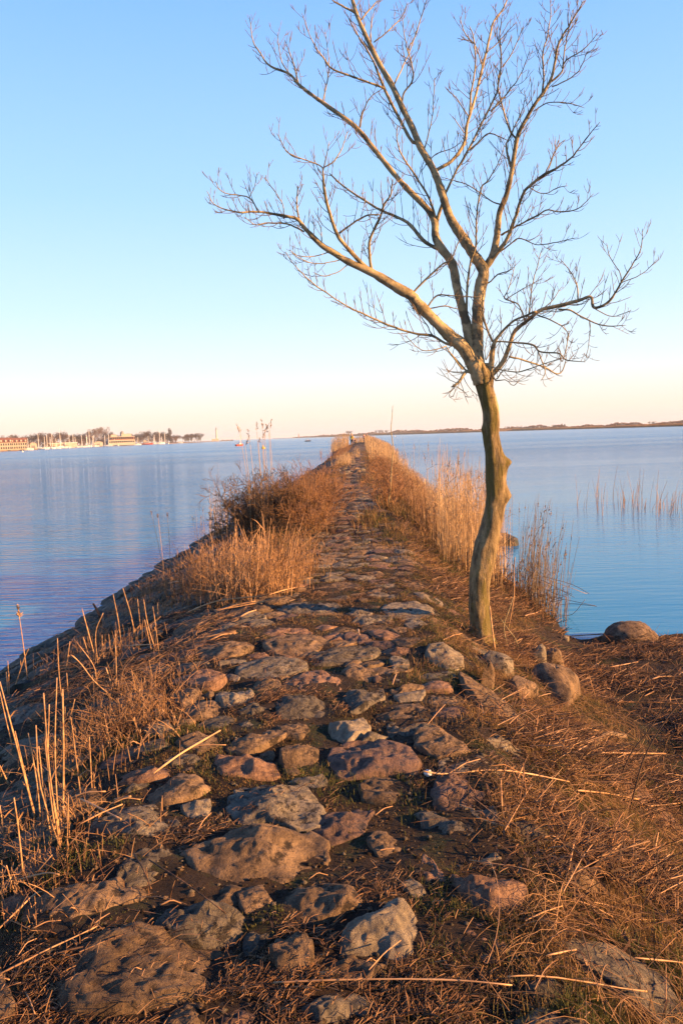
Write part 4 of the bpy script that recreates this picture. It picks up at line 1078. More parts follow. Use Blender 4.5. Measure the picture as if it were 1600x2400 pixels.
# cut reed stubs in the left foreground, each stem measured
C8b = ((0, 1350), .2551)
SB = [([(755,300),(880,750)],13),([(950,340),(880,530),(905,840)],11),([(700,600),(860,820),(905,1000)],12),([(765,560),(835,770)],11),([(655,725),(740,800),(880,980),(1060,1100)],12),([(530,570),(545,900),(580,1200)],12),
      ([(645,600),(600,900)],11),([(615,890),(632,1140)],11),([(1040,165),(1090,420),(1120,660)],11),([(1130,110),(1210,380),(1240,570)],12),([(1210,400),(1260,570)],10),([(1060,500),(1075,1060)],11),([(975,840),(1055,1060)],14),([(1000,530),(1020,720)],10),
      ([(940,540),(940,740)],9),([(1320,210),(1360,450),(1440,700)],12),([(1330,400),(1400,700)],10),([(1405,280),(1430,450),(1465,740)],10),([(1450,250),(1445,450)],9),([(1265,210),(1300,540)],8),([(1210,860),(1260,1120)],10),
      ([(1370,770),(1410,970)],9),([(1235,740),(1130,880),(1125,1070)],8),([(265,670),(220,770),(120,1060)],11),([(60,880),(80,1110)],10),([(40,1050),(60,1140)],9),([(75,780),(90,1100)],8),([(1480,370),(1190,600)],8),
      ([(1090,960),(1095,1080)],10),([(980,960),(1010,1040)],9),([(1060,950),(1065,1070)],9),([(850,910),(870,1060)],9),([(875,880),(905,1040)],10),([(0,1060),(60,1330),(135,1620)],13),
      ([(690,1130),(640,1350),(620,1480)],9),([(570,1350),(580,1568)],9),([(600,1200),(600,1480)],8),([(960,1260),(1000,1568)],8),([(1090,1120),(1090,1300)],7),([(650,1290),(690,1560)],9)]
SB7 = [([(190,0),(215,330),(340,680)],13),([(230,-170),(262,250),(325,680)],14),([(300,-250),(290,150),(310,560)],11),([(330,-190),(335,180),(330,500)],15),([(260,-110),(255,250),(300,600)],11),([(0,-230),(100,150),(190,490)],13),([(80,30),(150,330),(190,470)],11),
       ([(150,40),(195,300),(215,510)],11),([(0,420),(30,600)],12),([(75,380),(100,560),(130,850)],14),([(0,210),(55,310)],12),([(35,735),(92,905)],12),([(380,0),(395,130),(430,400)],9),([(470,60),(485,360)],9),([(210,650),(212,740)],8),
       ([(275,680),(100,850)],9),([(360,370),(350,690)],8),([(240,0),(250,200),(330,640)],12),([(205,110),(235,380),(275,600)],12),([(560,0),(575,130)],8),([(745,60),(715,190)],7),([(670,110),(690,200)],7),([(540,100),(550,190)],7),([(355,600),(365,710)],10),([(90,480),(130,560)],9)]
SG = {}
def stub(P, w, key):
    base = HT(*P[-1]); Y0 = base[1]
    pts = np.array([GY(a, b_, Y0 - 0.03 * k) for k, (a, b_) in enumerate(P[::-1])]); pts[0] = base - [0, 0, .02]
    n_ = 9; L = smooth_line(pts, n_); r = w * .40 * Y0 / FPX * np.linspace(1.0, .7, n_) * (1 + .22 * (np.arange(n_) % 4 == 1))
    SG.setdefault(key, []).append((L, r))
for P, w in SB:
    Q = conv(*C8b, P); x = Q[-1][0]; stub(Q, w * .2551 * 1.15, 'a' if x < 120 else 'b' if x < 290 else 'c')
for P, w in SB7:
    Q = conv(*C7, P); x, y = Q[-1]; stub(Q, w * .4464 * .95, 'd' if y < 2030 and x > 60 else 'e')
lab = {'a': 'few cut reed stubs near the left water edge', 'b': 'spray of cut reed stubs fanning out on the left slope', 'c': 'cut reed stubs nearest the dry weed stand', 'd': 'tallest bunch of glowing cut reed stems at the left edge of the frame', 'e': 'short cut reed stubs low in the left corner of the frame'}
for key, lst in SG.items():
    c = np.mean([L[0] for L, r in lst], 0)
    root = empty('reed_stub_clump', c); tag(root, lab[key], 'reed stubs')
    BB = np.array([L[j] for L, r in lst for j in RNG.integers(1, 7, 2)]); DD = np.stack([RNG.normal(0, .5, len(BB)), RNG.normal(0, .5, len(BB)), RNG.uniform(.3, 1, len(BB))], -1)
    DD = DD / np.linalg.norm(DD, axis=1)[:, None] * RNG.uniform(.05, .13, len(BB))[:, None]; V, F = blades(BB, DD, np.full(len(BB), .006))
    tag(link('torn_leaves', mesh_of('torn_leaves', local(V, c), F, M['straw'], smooth=False), root), kind='stuff')
    for L, r in lst:
        V, F = tube(L, r, 7); link('stem', mesh_of('stem', local(V, c), F, M['stub']), root)
# the lone plumed one beside the water
p0 = HT(66, 1600); p1 = GY(43, 1425, p0[1]); root = empty('plumed_reed', p0); tag(root, 'lone reed with a brown plume standing against the water at the left edge', 'reed')
pts = smooth_line([p0, GY(55, 1510, p0[1]), p1], 8); V, F = tube(pts, np.linspace(.0052, .003, 8), 6); link('stem', mesh_of('stem', local(V, p0), F, M['stub']), root)
V, F = plumes([pts[-2]], [pts[-1] - pts[-2]], L=.14, n=44, w=.006, droop=.1); link('plume', mesh_of('plume', local(V, p0), F, M['plume'], smooth=False), root)
# small random stubs and green shoots between them
for cen, N, lb in [([(560, 1830), (420, 1700)], 0, ''), ([(330, 1640), (240, 1600)], 40, 'thin reed shoots among the left slope stones'), ([(150, 1900), (90, 1990), (60, 1800)], 60, 'fine dry shoots around the tallest reed stems')]:
    if N:
        c = np.array([HT(*q)[:2] for q in cen]); i = RNG.integers(0, len(c), N)
        reed_clump('dry_shoots', lb, 'dry plants', c[i, 0] + RNG.normal(0, .14, N), c[i, 1] + RNG.normal(0, .18, N), .06, .22, r=.0022, m=('straw', 'plume'), plume=0, leaf=1.5, lean=.35, sides=4)
# a dark stick by the left water, and dark saplings in the right foreground
def stick(name, label, P, w0, w1, m, Y=None, cat='twig', n_=14, lift=0.0):
    base = HT(*P[0]); Y0 = base[1] if Y is None else Y
    pts = np.array([GY(a, b_, Y0 + 0.02 * k) for k, (a, b_) in enumerate(P)]); pts[0, 2] -= .01
    V, F = tube(smooth_line(pts, n_), np.linspace(w0, w1, n_) / 2 * Y0 / FPX, 6)
    o = link(name, mesh_of(name, local(V, pts[0]), F, M[m]), None, pts[0]); return tag(o, label, cat)
stick('dark_stick', 'short dark stick standing at the left water line', [(240,1472),(232,1440),(225,1425),(219,1415)], 7, 5, 'twig_dark')
stick('sapling', 'dark leaning sapling stem, tallest of those at the right edge', [(1471,1909),(1500,1800),(1524,1744),(1565,1680),(1600,1640)], 4.6, 2.5, 'twig_dark', cat='sapling')
stick('sapling', 'dark leaning sapling stem in the middle of the three on the right bank', [(1445,1840),(1475,1770),(1513,1720),(1545,1670),(1573,1628)], 4, 2.2, 'twig_dark', cat='sapling')
stick('sapling', 'shortest dark sapling stem of the three on the right bank', [(1414,1845),(1430,1810),(1446,1775)], 3.6, 2.2, 'twig_dark', cat='sapling')
stick('thorny_twig', 'thin brown crooked twig standing in the grass below the right shoulder slabs', [(1096,1897),(1103,1806),(1165,1756),(1176,1722)], 3.2, 1.8, 'twig_dark')
stick('bent_twig', 'thin dark twig rising at the lower right edge', [(1530,2138),(1541,2055),(1538,2000),(1556,1975)], 3.4, 2.0, 'twig_dark')
stick('crooked_twig', 'dark crooked twig in the lower right corner', [(1492,2365),(1499,2310),(1480,2260),(1473,2224)], 3.6, 2.2, 'twig_dark')
stick('upright_stalk', 'pale upright reed stalk just right of the tree base', [(1160,1530),(1152,1470),(1147,1420)], 5, 3.5, 'stub', cat='reed stalk')
stick('upright_stalk', 'long thin reed stalk leaning beside the grey reeds', [(1188,1480),(1203,1400),(1203,1340),(1206,1305)], 4, 2.4, 'straw', cat='reed stalk')
stick('basal_twig', 'thin brown twig sprouting right of the tree base', [(1190,1520),(1180,1470),(1192,1430),(1202,1400)], 3.2, 1.8, 'branch')
stick('basal_twig', 'forked brown twig farther right of the tree base', [(1216,1530),(1208,1500),(1190,1475),(1172,1450)], 3, 1.8, 'branch')
# ================================================================ LOOSE ROCKS
def rock(name, label, P, h, m, z=None, cat='rock', boxy=3.0, sink=.05, tilt=(0, 0), na=44):
    W = np.array([(HT(x, y) if z is None else GZ(x, y, z))[:2] for x, y in P]); c, A = poly_center(W)
    if boxy == 3.0: W = c + (W - c) * 1.22; A *= 1.49; h *= .95
    if (np.roll(W[:, 0], -1) - W[:, 0]).dot(W[:, 1] + np.roll(W[:, 1], -1)) > 0: W = W[::-1]
    R = closed_smooth(W, na) - c
    z0 = float(H0(*c)) if z is None else z
    ph = np.linspace(0, math.pi / 2, 14)
    rr = np.sin(ph) ** (2 / boxy); hz = np.cos(ph) ** (2 / boxy)
    V = c + rr[:, None, None] * R[None]; Zt = h * np.repeat(hz[:, None], na, 1)
    V2 = np.stack([V[..., 0], V[..., 1], Zt], -1)
    low = V2[-1:].copy(); low[..., 2] = -sink - .06; low[..., :2] = c + (low[..., :2] - c) * .95
    V2 = np.concatenate([V2, low])
    sd_ = len(name) + P[0][0]
    q = V2
    V2 = V2 + 0.10 * h * np.stack([noise3(q[..., 0] * 7, q[..., 1] * 7, q[..., 2] * 7 + sd_), noise3(q[..., 0] * 7 + 5, q[..., 1] * 7, q[..., 2] * 7), noise3(q[..., 0] * 6, q[..., 1] * 6 + 9, q[..., 2] * 6)], -1)
    V2 = V2 + .008 * noise3(q[..., 0] * 25, q[..., 1] * 25, q[..., 2] * 25)[..., None]
    rsr = np.random.default_rng(int(P[0][0]) + 3); cc3 = np.array([c[0], c[1], h * .35]); rad_ = math.sqrt(A / math.pi)
    if boxy > 2.5:
        for _ in range(11):                    # broken planes
            nv = rsr.normal(0, 1, 3); nv[2] = abs(nv[2]) * .8; nv /= np.linalg.norm(nv)
            dd = (V2 - cc3) @ (nv * [1, 1, rad_ / h]); lim = rad_ * rsr.uniform(.42, .75)
            ex = np.clip(dd - lim, 0, None)[..., None]; V2 = V2 - ex * nv * np.array([1, 1, h / rad_]) * .9
    V2[..., 2] += (q[..., 0] - c[0]) * tilt[0] + (q[..., 1] - c[1]) * tilt[1] + z0
    n0 = len(V2); V = V2.reshape(-1, 3)
    I = np.arange(n0 * na).reshape(n0, na); J = np.roll(I, -1, 1)
    F = np.stack([I[:-1], I[1:], J[1:], J[:-1]], -1).reshape(-1, 4)
    loc = (c[0], c[1], z0)
    o = link(name, mesh_of(name, local(V, loc), F, M[m]), None, loc); return tag(o, label, cat)
rock('rock', 'biggest loose tan rock with a flat sunlit face right of the tree base', conv((1000,1400), .3827, [(590,600),(640,500),(760,470),(900,530),(925,600),(860,650),(740,640)]), .19, 'stone_brown', tilt=(-.3, -.05))
rock('rock', 'grey flat topped rock just below the tree trunk', conv((1000,1400), .3827, [(280,430),(320,385),(450,385),(570,440),(510,480),(400,480)]), .11, 'stone_grey')
rock('rock', 'small tan rock wedged behind the biggest loose rock', conv((1000,1400), .3827, [(720,440),(760,410),(820,430),(825,490),(760,500)]), .22, 'stone_brown')
rock('rock', 'small angular rock between the flat topped rock and the biggest loose rock', conv((1000,1400), .3827, [(640,440),(690,385),(730,400),(720,450),(670,460)]), .20, 'stone_pale')
rock('rock', 'low broken rock in the hollow below the tree trunk', conv((1000,1400), .3827, [(430,570),(520,535),(620,560),(700,630),(560,610)]), .10, 'stone_brown')
rock('rock', 'narrow rock beside the grass below the flat topped rock', conv((1000,1400), .3827, [(340,540),(370,495),(405,500),(400,565),(360,570)]), .15, 'stone_brown')
rock('boulder', 'rounded brown boulder at the water edge on the far right', [(1412,1506),(1420,1488),(1470,1482),(1515,1486),(1543,1504),(1530,1518),(1470,1518)], .22, 'stone_brown', z=0.02, cat='boulder', boxy=2.2)
rock('boulder', 'dark flat boulder lying in the water behind the tree trunk', [(1150,1283),(1150,1268),(1185,1264),(1213,1272),(1216,1282),(1190,1288)], .22, 'stone_dark', z=0.0, cat='boulder', boxy=2.6)
rock('pebble', 'small pale stone on the reed litter near the right water edge', [(1308,1500),(1318,1492),(1332,1496),(1328,1502)], .05, 'stone_pale', cat='stone', na=20)
for i, (a, b_) in enumerate([(775,1101),(793,1104),(806,1099),(838,1106),(848,1103),(815,1108),(830,1100)]):
    rock('rock', ['yellowish', 'small grey', 'dark', 'broad tan', 'pale', 'low grey', 'brown'][i] + ' loose rock in the row across the distant path', [(a-5,b_+2),(a-4,b_-1),(a+4,b_-1),(a+6,b_+1),(a,b_+2.5)], .10, ['stone_brown','stone_grey','stone_dark','stone_brown','stone_pale','stone_grey','stone_brown'][i], na=14)
# crumpled white scrap and driftwood bark
W = HT(1003, 1822)
P = RNG.normal(0, 1, (40, 3)); P /= np.linalg.norm(P, axis=1)[:, None]
nU, nVv = 14, 10
u, v = np.meshgrid(np.linspace(0, 2 * math.pi, nU, endpoint=False), np.linspace(0.1, math.pi - .1, nVv))
r_ = 0.018 * (1 + .5 * noise3(np.cos(u) * 2.5, np.sin(u) * 2.5, v * 2.2))
V = np.stack([r_ * np.sin(v) * np.cos(u), r_ * np.sin(v) * np.sin(u) * 1.5, r_ * np.cos(v) * .6 + .008], -1)
I = np.arange(nU * nVv).reshape(nVv, nU); J = np.roll(I, -1, 1)
F = np.stack([I[:-1], I[1:], J[1:], J[:-1]], -1).reshape(-1, 4)
M['white_scrap'] = mat('white_scrap', (.62, .62, .62), (.5, .5, .52), 30, .8)
tag(link('paper_scrap', mesh_of('paper_scrap', V, F, M['white_scrap'], smooth=False), None, W + [0, 0, .01]), 'crumpled white scrap in the dry grass right of the purple stone', 'litter')
# bark sheet: curved strip with thickness
c = HT(1430, 1750)
pts = [HT(1386, 1765), HT(1420, 1742), HT(1466, 1740)]
L = smooth_line(pts, 8); L[:, 2] = H(L[:, 0], L[:, 1]) + .03 + .03 * np.sin(np.linspace(0, math.pi, 8))
a_ = np.linspace(-1.1, 1.1, 7); rb = .035
Vt = np.array([[p + np.array([0, rb * math.sin(q), rb * math.cos(q)]) for q in a_] + [p + np.array([0, (rb - .007) * math.sin(q), (rb - .007) * math.cos(q)]) for q in a_[::-1]] for p in L])
I = np.arange(8 * 14).reshape(8, 14); J = np.roll(I, -1, 1); F = np.stack([I[:-1], J[:-1], J[1:], I[1:]], -1).reshape(-1, 4)
tag(link('bark_piece', mesh_of('bark_piece', local(Vt, c), F, M['stone_brown'], smooth=False), None, c), 'curled piece of brown bark lying on the reed litter at the right', 'bark')

# ================================================================ LITTER AND GRASS (nobody could count them)
def top_of(x, y): return H(x, y)
_st = [(poly_center(P)[0], math.sqrt(poly_center(P)[1] / math.pi), h, P) for P, h, m, tr in stones if 0.5 < P[:, 1].mean() < 14]
_sc = np.array([s[0] for s in _st]); _sr = np.array([s[1] for s in _st]); _sh = np.array([s[2] for s in _st])
def stone_lift(x, y):
    """how far the nearest stone stands above the ground here (0 between stones)"""
    out = np.zeros(len(x)); n_ = 4000
    for s in range(0, len(x), n_):
        d = np.hypot(x[s:s + n_, None] - _sc[None, :, 0], y[s:s + n_, None] - _sc[None, :, 1]) / _sr[None]
        j = d.argmin(1); dd = d[np.arange(len(j)), j]
        out[s:s + n_] = np.where(dd < 1.0, _sh[j] * np.clip(1 - dd ** 4, 0, 1) ** .5, 0)
    return out
# ================================================================ FALLEN REED STALKS (each one a thing)
C7b = ((1100, 1800), .3189)
FR = [ # (enlargement, points, width photo px, label or None)
 (C6, [(-20,1170),(100,1190),(250,1180),(450,1165),(640,1180),(870,1215)], 6, 'longest bright fallen reed stalk crossing the grass right of the white scrap'),
 (C6, [(920,1230),(1110,1250),(1300,1285)], 6, 'bright fallen reed stalk continuing right of the longest one'),
 (C6, [(1300,1310),(1400,1312),(1568,1285)], 5, 'slightly curved fallen reed stalk at the right edge above the dark hollow'),
 (C6, [(1050,975),(1200,985),(1460,985)], 7, 'thick straight fallen reed stalk beside the curled bark'),
 (C6, [(1300,550),(1420,510),(1568,490)], 5, 'bright upward curving fallen reed near the right edge below the boulder'),
 (C6, [(1330,620),(1470,555)], 4, None), (C6, [(200,1340),(290,1385)], 4, None), (C6, [(140,1180),(330,1080)], 4, None), (C6, [(905,855),(980,830),(1140,870)], 4, None),
 (C6, [(1110,440),(1290,410)], 4, None), (C6, [(860,1095),(1040,1110)], 4, None), (C6, [(1450,1100),(1568,1105)], 4, None), (C6, [(1070,575),(1120,578)], 5, None),
 (C6, [(1380,800),(1510,770)], 4, None), (C6, [(960,1160),(1050,1175)], 5, None), (C6, [(600,150),(690,120),(720,80)], 4, 'pale bent twig lying by the water right of the trunk'),
 (C6, [(600,295),(760,330),(840,350)], 4, None), (C6, [(1120,655),(1400,665),(1568,662)], 5, 'long dull fallen stalk across the litter at the right edge'),
 (C6, [(900,1255),(930,1230)], 3, None), (C6, [(440,40),(560,20),(650,5)], 4, None), (C6, [(1020,270),(1120,250),(1210,225)], 6, 'pale fallen stalk resting on the boulder at the right water edge'),
 (C6, [(860,250),(1000,245),(1090,235)], 4, None), (C6, [(1230,1385),(1300,1390)], 6, None), (C6, [(580,760),(680,830)], 5, None), (C6, [(570,790),(660,850)], 4, None),
 (C8, [(320,1440),(600,1440),(1250,1440),(1568,1455)], 7, 'very long fallen reed stalk across the bottom of the frame'),
 (C7b, [(280,1728),(500,1742),(1050,1812),(1300,1812)], 6, 'right hand continuation of the long stalk at the bottom of the frame'),
 (C8, [(850,495),(940,440)], 4, None), (C8, [(870,690),(950,675)], 5, None), (C8, [(820,1420),(985,1240)], 5, 'thin stalk leaning against the pale rounded stone'),
 (C8, [(800,1380),(860,1350)], 5, None), (C8, [(500,840),(600,800)], 3, None),
 (C7b, [(410,1205),(680,1085)], 6, 'short bright fallen reed on the pinkish stone'), (C7b, [(760,1015),(900,1080),(1050,1130)], 5, 'short bright fallen reed right of the pinkish stone'),
 (C7b, [(570,1500),(730,1490),(780,1465)], 6, 'bent fallen reed, its upper half, in the grass at the lower right'), (C7b, [(780,1465),(860,1540)], 6, None),
 (C7b, [(1210,1545),(1520,1590),(1568,1600)], 6, 'bright fallen reed at the right edge near the bottom'), (C7b, [(570,1290),(1000,1430),(1180,1490)], 5, 'long brown fallen stalk slanting down through the lower right grass'),
 (C7b, [(660,840),(900,1080),(1240,1360)], 4, 'long thin stalk running diagonally over the lower right grass'), (C7b, [(700,860),(960,1180),(1310,1450)], 4, None),
 (C7b, [(260,560),(460,200)], 4, 'thin straight stalk leaning up over the flat grey stone'), (C7b, [(690,1070),(950,610)], 4, 'thin straight stalk crossing the lichened stone on the right'),
 (C7b, [(1130,1280),(1175,1160)], 4, None), (C7b, [(1200,870),(1255,880)], 6, None), (C7b, [(90,820),(160,860),(210,1020),(220,1250),(190,1440),(130,1600)], 3, 'thin curved grass stem arching over the pinkish stone'),
 (C7b, [(50,430),(160,470),(290,500)], 5, None), (C7b, [(530,590),(620,600),(690,645)], 5, None), (C7b, [(0,830),(400,920),(620,980)], 3, None), (C7b, [(480,1800),(610,1560)], 4, None),
 (C7b, [(1440,1850),(1440,1600)], 4, None), (C7b, [(880,1020),(1140,1080)], 4, None), (C7b, [(1180,1160),(1568,1160)], 4, None),
 (C7, [(810,315),(960,210),(1160,90)], 7, 'bright split reed lying above the tan slab on the left'), (C7, [(980,160),(1190,148)], 4, 'thin straw crossing the bright split reed'),
 (C7, [(430,480),(640,595)], 8, 'short thick flattened reed on the grey stone at the left'), (C7, [(430,615),(650,510)], 5, 'thin reed crossing the short thick flattened reed'),
 (C7, [(0,1420),(250,1310),(520,1165)], 6, 'long bright reed lying across the lower left corner'), (C7, [(360,470),(560,420)], 5, None), (C7, [(590,450),(740,420)], 4, None),
 (C7, [(605,415),(690,405)], 8, None), (C7, [(710,775),(760,870),(800,955)], 6, 'short dull stick in the moss between the left stones'), (C7, [(790,815),(1000,960),(1190,1110)], 6, 'long dull grey stick lying over the left stone'),
 (C7, [(100,920),(250,895),(320,900)], 6, None), (C7, [(0,1120),(180,960),(240,900)], 6, None), (C7, [(840,980),(970,955)], 5, None), (C7, [(1030,600),(1110,480)], 5, None),
 (C7, [(1070,575),(1140,580)], 4, None), (C7, [(180,1190),(330,1140)], 4, None), (C7, [(100,1340),(200,1230)], 4, None), (C7, [(690,1440),(750,1400)], 4, None), (C7, [(0,1445),(60,1440)], 6, None), (C7, [(140,1450),(190,1568)], 6, None),
 (C5, [(100,230),(250,180),(480,155)], 5, 'upper of the bright reeds lying below the dry weed stand'), (C5, [(230,225),(400,200),(610,150)], 5, 'lower of the bright reeds lying below the dry weed stand'),
 (C5, [(370,250),(450,215)], 5, None), (C5, [(170,370),(345,330)], 5, None), (C5, [(520,130),(665,92)], 4, None), (C5, [(1430,360),(1530,330)], 4, None), (C5, [(0,68),(140,32)], 4, None),
 (C5, [(985,320),(992,355)], 5, None), (C5, [(970,465),(1060,468)], 3, None), (C5, [(1165,610),(1185,560)], 4, None), (C5, [(1350,830),(1440,720)], 3, None),
 (C4, [(635,882),(960,862)], 4, 'straight fallen reed lying level among the cut stubs'), (C4, [(1145,668),(1230,640)], 4, None), (C4, [(1280,830),(1450,778)], 5, None), (C4, [(840,935),(900,920)], 4, None), (C4, [(1035,470),(1140,455)], 4, None),
 (C4, [(1320,660),(1568,590)], 4, None), (C4, [(1140,895),(1165,900)], 4, None),
]
SZ = sorted(range(len(FR)), key=lambda i: i)
for i, (cc, P, w, lb) in enumerate(FR):
    Q = conv(cc[0], cc[1], P)
    pA, pB = HT(*Q[0]), HT(*Q[-1]); u_ = (pB - pA) / np.linalg.norm(pB - pA); pts = [pA]
    for q in Q[1:-1]:                         # inner points: on the sight line, closest to the straight stalk
        d_ = ray(*q); d_ /= np.linalg.norm(d_); w0 = np.array([0, 0, CAMZ]) - pA; b1 = d_ @ u_; t_ = (b1 * (u_ @ w0) - d_ @ w0) / (1 - b1 * b1)
        pts.append(np.array([0, 0, CAMZ]) + d_ * t_)
    pts = np.array(pts + [pB]); n_ = max(8, int(np.linalg.norm(pts[-1] - pts[0]) / .05)); L = smooth_line(pts, n_)
    rad = np.mean(w * 0.34 * L[:, 1] / FPX)
    zz = H0(L[:, 0], L[:, 1]) + stone_lift(L[:, 0], L[:, 1]) * .6; tt = np.linspace(0, 1, n_)
    ft = np.polyfit(tt, zz, 2 if lb and ('longest bright' in lb or 'very long' in lb) else 1); zf = np.polyval(ft, tt)
    L[:, 2] += float(np.clip((zz - L[:, 2]).max(), 0, .06)) + .012 + rad      # resting on the high points
    L[:, 2] += np.interp(np.linspace(0, 1, n_), [0, .5, 1], [0, RNG.uniform(0, .015), RNG.uniform(-.015, .01)])
    rr_ = rad * (1 + .28 * (np.arange(n_) % 5 == 2)) * (1 + .15 * RNG.normal(0, 1, n_).clip(-1, 1)) * np.linspace(1, .8, n_)
    V, F = tube(L, rr_, 6)
    dull = lb and ('dull' in lb or 'brown' in lb)
    o = link('reed_stalk', mesh_of('reed_stalk', local(V, L[0]), F, M['litter' if dull else 'stub']), None, L[0])
    tag(o, lb or 'loose piece of pale dry reed lying on the ground', 'reed stalk', None if lb else 'loose pieces of dry reed')

def scatter(N, x0, x1, y0, y1, dens):
    X_, Y_ = [], []; got = 0
    while got < N:
        x = RNG.uniform(x0, x1, N); y = y0 * (y1 / y0) ** RNG.random(N)
        k = RNG.random(N) < dens(x, y); X_.append(x[k]); Y_.append(y[k]); got += int(k.sum())
        if len(X_) > 60: break
    return np.concatenate(X_)[:N], np.concatenate(Y_)[:N]
def d_right(x, y):          # bank and right slope
    hol = 1 - .9 * np.exp(-(((x - 1.85) / .6) ** 2 + ((y - 3.9) / 1.1) ** 2) ** 1.5)  # litter thinned over the hollow, bare dark soil imitates shade
    d = sst((x - 0.35) / 0.7) * np.clip(.25 + 1.3 * fbm(x * 1.6, y * 1.6, 3, 3), .03, 1)
    rk = 1 - .85 * np.exp(-(((x - 1.35) / .35) ** 2 + ((y - 6.3) / .45) ** 2) ** 2)
    return rk * hol * d * (H0(x, y) > -0.02) * np.where((y > 9.8) & (x > 2.4), .0, 1)
def d_left(x, y): return (.15 + .85 * (stone_lift(x, y) < .02)) * np.clip(sst((-0.7 - x) / .8), 0, 1) * np.clip(.18 + .7 * fbm(x * 1.6, y * 1.2, 9, 2), .0, .8) * (H0(x, y) > .12)
def d_path(x, y): return (.12 + .88 * (stone_lift(x, y) < .02)) * np.clip(.10 + .5 * fbm(x * 2, y * 2, 19, 2), .0, .5) * (x > -1.2) * (x < .8)
def straw(name, label, N, area, dens, l0, l1, r, mats, up=.16, lift=.012):
    x, y = scatter(N, *area, dens); N = len(x)
    L = RNG.uniform(l0, l1, N) * RNG.uniform(.4, 1, N); a = RNG.normal(0.0, .75, N) + (RNG.random(N) < .35) * 1.2; e = np.abs(RNG.normal(0, up, N))
    d = np.stack([np.cos(a) * np.cos(e), np.sin(a) * np.cos(e), np.sin(e)], -1) * L[:, None]
    base = np.stack([x, y, H(x, y) + stone_lift(x, y) * .8 + RNG.uniform(0.0, lift, N)], -1)
    P = np.stack([base, base + d * .5 + [0, 0, .002] , base + d], 1)
    P[:, 2, 2] = np.maximum(P[:, 2, 2], H0(P[:, 2, 0], P[:, 2, 1]) + .004)
    R = (r * RNG.uniform(.5, 1.3, N))[:, None] * np.array([1, 1, .8])[None]
    V, F = tubes(P, R, 3); F = quads2tri(F)
    k = len(F) // 1
    mi = np.tile(np.repeat(RNG.integers(0, len(mats), N), 6), 2)[:len(F)]
    o = link(name, mesh_of(name, V, F, [M[q] for q in mats], mi), None); return tag(o, label, 'litter', None, 'stuff')
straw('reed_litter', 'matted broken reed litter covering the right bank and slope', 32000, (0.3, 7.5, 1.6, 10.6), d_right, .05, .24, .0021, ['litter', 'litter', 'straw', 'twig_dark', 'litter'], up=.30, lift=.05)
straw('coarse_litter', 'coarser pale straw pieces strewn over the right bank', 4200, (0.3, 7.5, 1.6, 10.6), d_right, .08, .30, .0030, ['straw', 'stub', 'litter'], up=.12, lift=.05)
straw('slope_litter', 'broken straw scattered over the stones of the left slope', 14000, (-4.3, -0.6, 1.4, 15.0), d_left, .03, .20, .0022, ['straw', 'litter', 'straw'], up=.2)
straw('path_litter', 'small straw bits caught between the path stones', 26000, (-1.2, .8, 1.4, 14.0), d_path, .015, .07, .0013, ['straw', 'litter', 'twig_dark'], up=.3)
straw('far_litter', 'straw scattered along the middle distance of the slopes', 9000, (0.5, 2.4, 10.0, 40.0), lambda x, y: .8 + 0 * x, .06, .25, .0035, ['straw', 'litter'], up=.35)
M['moss'] = mat('moss', (0.035, 0.026, 0.012), (0.13, 0.075, 0.03), 5, 0.9, c3=(0.06, 0.07, 0.018), c3scale=3, c3amt=.5)
def grass(name, label, N, area, dens, h0, h1, w, m, lean=.5):
    x, y = scatter(N, *area, dens); N = len(x); h = RNG.uniform(h0, h1, N) * RNG.uniform(.5, 1.2, N)
    a = RNG.uniform(0, 2 * math.pi, N); ln = np.abs(RNG.normal(0, lean, N))
    d = np.stack([np.cos(a) * ln, np.sin(a) * ln, np.ones(N)], -1); d /= np.linalg.norm(d, axis=1)[:, None]; d *= h[:, None]
    base = np.stack([x, y, H(x, y) + stone_lift(x, y) * .5 - .004], -1)
    V, F = blades(base, d, np.full(N, w) * RNG.uniform(.6, 1.3, N))
    o = link(name, mesh_of(name, V, F, M[m]), None); return tag(o, label, 'grass', None, 'stuff')
def free(x, y): return (stone_lift(x, y) < .03)
def dg_dry(x, y): return free(x, y) * sst((x - .12) / .5) * (1 - sst((x - 1.5) / .7)) * np.clip(.42 + 1.0 * fbm(x * 1.8, y * 1.8, 33, 2), .0, 1)
def dg_gap(x, y): return free(x, y) * (x > -2.2) * (x < .7) * np.clip(.35 + .9 * fbm(x * 1.5, y * 1.5, 43, 2), .0, 1)
def dg_green(x, y): return free(x, y) * (x > -1.6) * (x < 1.3) * np.clip(-.10 + .25 * (x > .1) + 1.1 * fbm(x * 1.7, y * 1.7, 53, 2), .0, 1)
grass('dry_grass', 'fine dry orange grass on the right shoulder of the causeway', 90000, (0.0, 2.3, 1.5, 11.0), dg_dry, .02, .10, .0022, 'grass_dry', .9)
grass('gap_grass', 'short dry moss and grass in the joints between the path stones', 60000, (-2.4, .8, 1.5, 12.0), dg_gap, .01, .035, .0022, 'grass_dry', .9)
grass('green_grass', 'sparse green grass tufts in the joints of the path', 22000, (-1.6, 1.3, 1.5, 12.0), dg_green, .015, .06, .0020, 'grass_green', .6)
def dg_corner(x, y): return (1 - .7 * np.exp(-(((x - 1.85) / .6) ** 2 + ((y - 3.9) / 1.0) ** 2) ** 1.5)) * np.clip(.3 + .9 * fbm(x * 2.2, y * 2.2, 63, 2), 0, 1) * (x > .9) * (x < 3)  # grass thinned over the hollow too, keeping its imitated shade dark
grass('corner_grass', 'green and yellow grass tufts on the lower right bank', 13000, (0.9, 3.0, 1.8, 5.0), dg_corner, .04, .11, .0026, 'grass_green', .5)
grass('right_dry_grass', 'longer dry grass tufts on the lower right bank', 4000, (0.7, 3.2, 1.6, 6.0), dg_corner, .04, .12, .0018, 'grass_dry', .9)
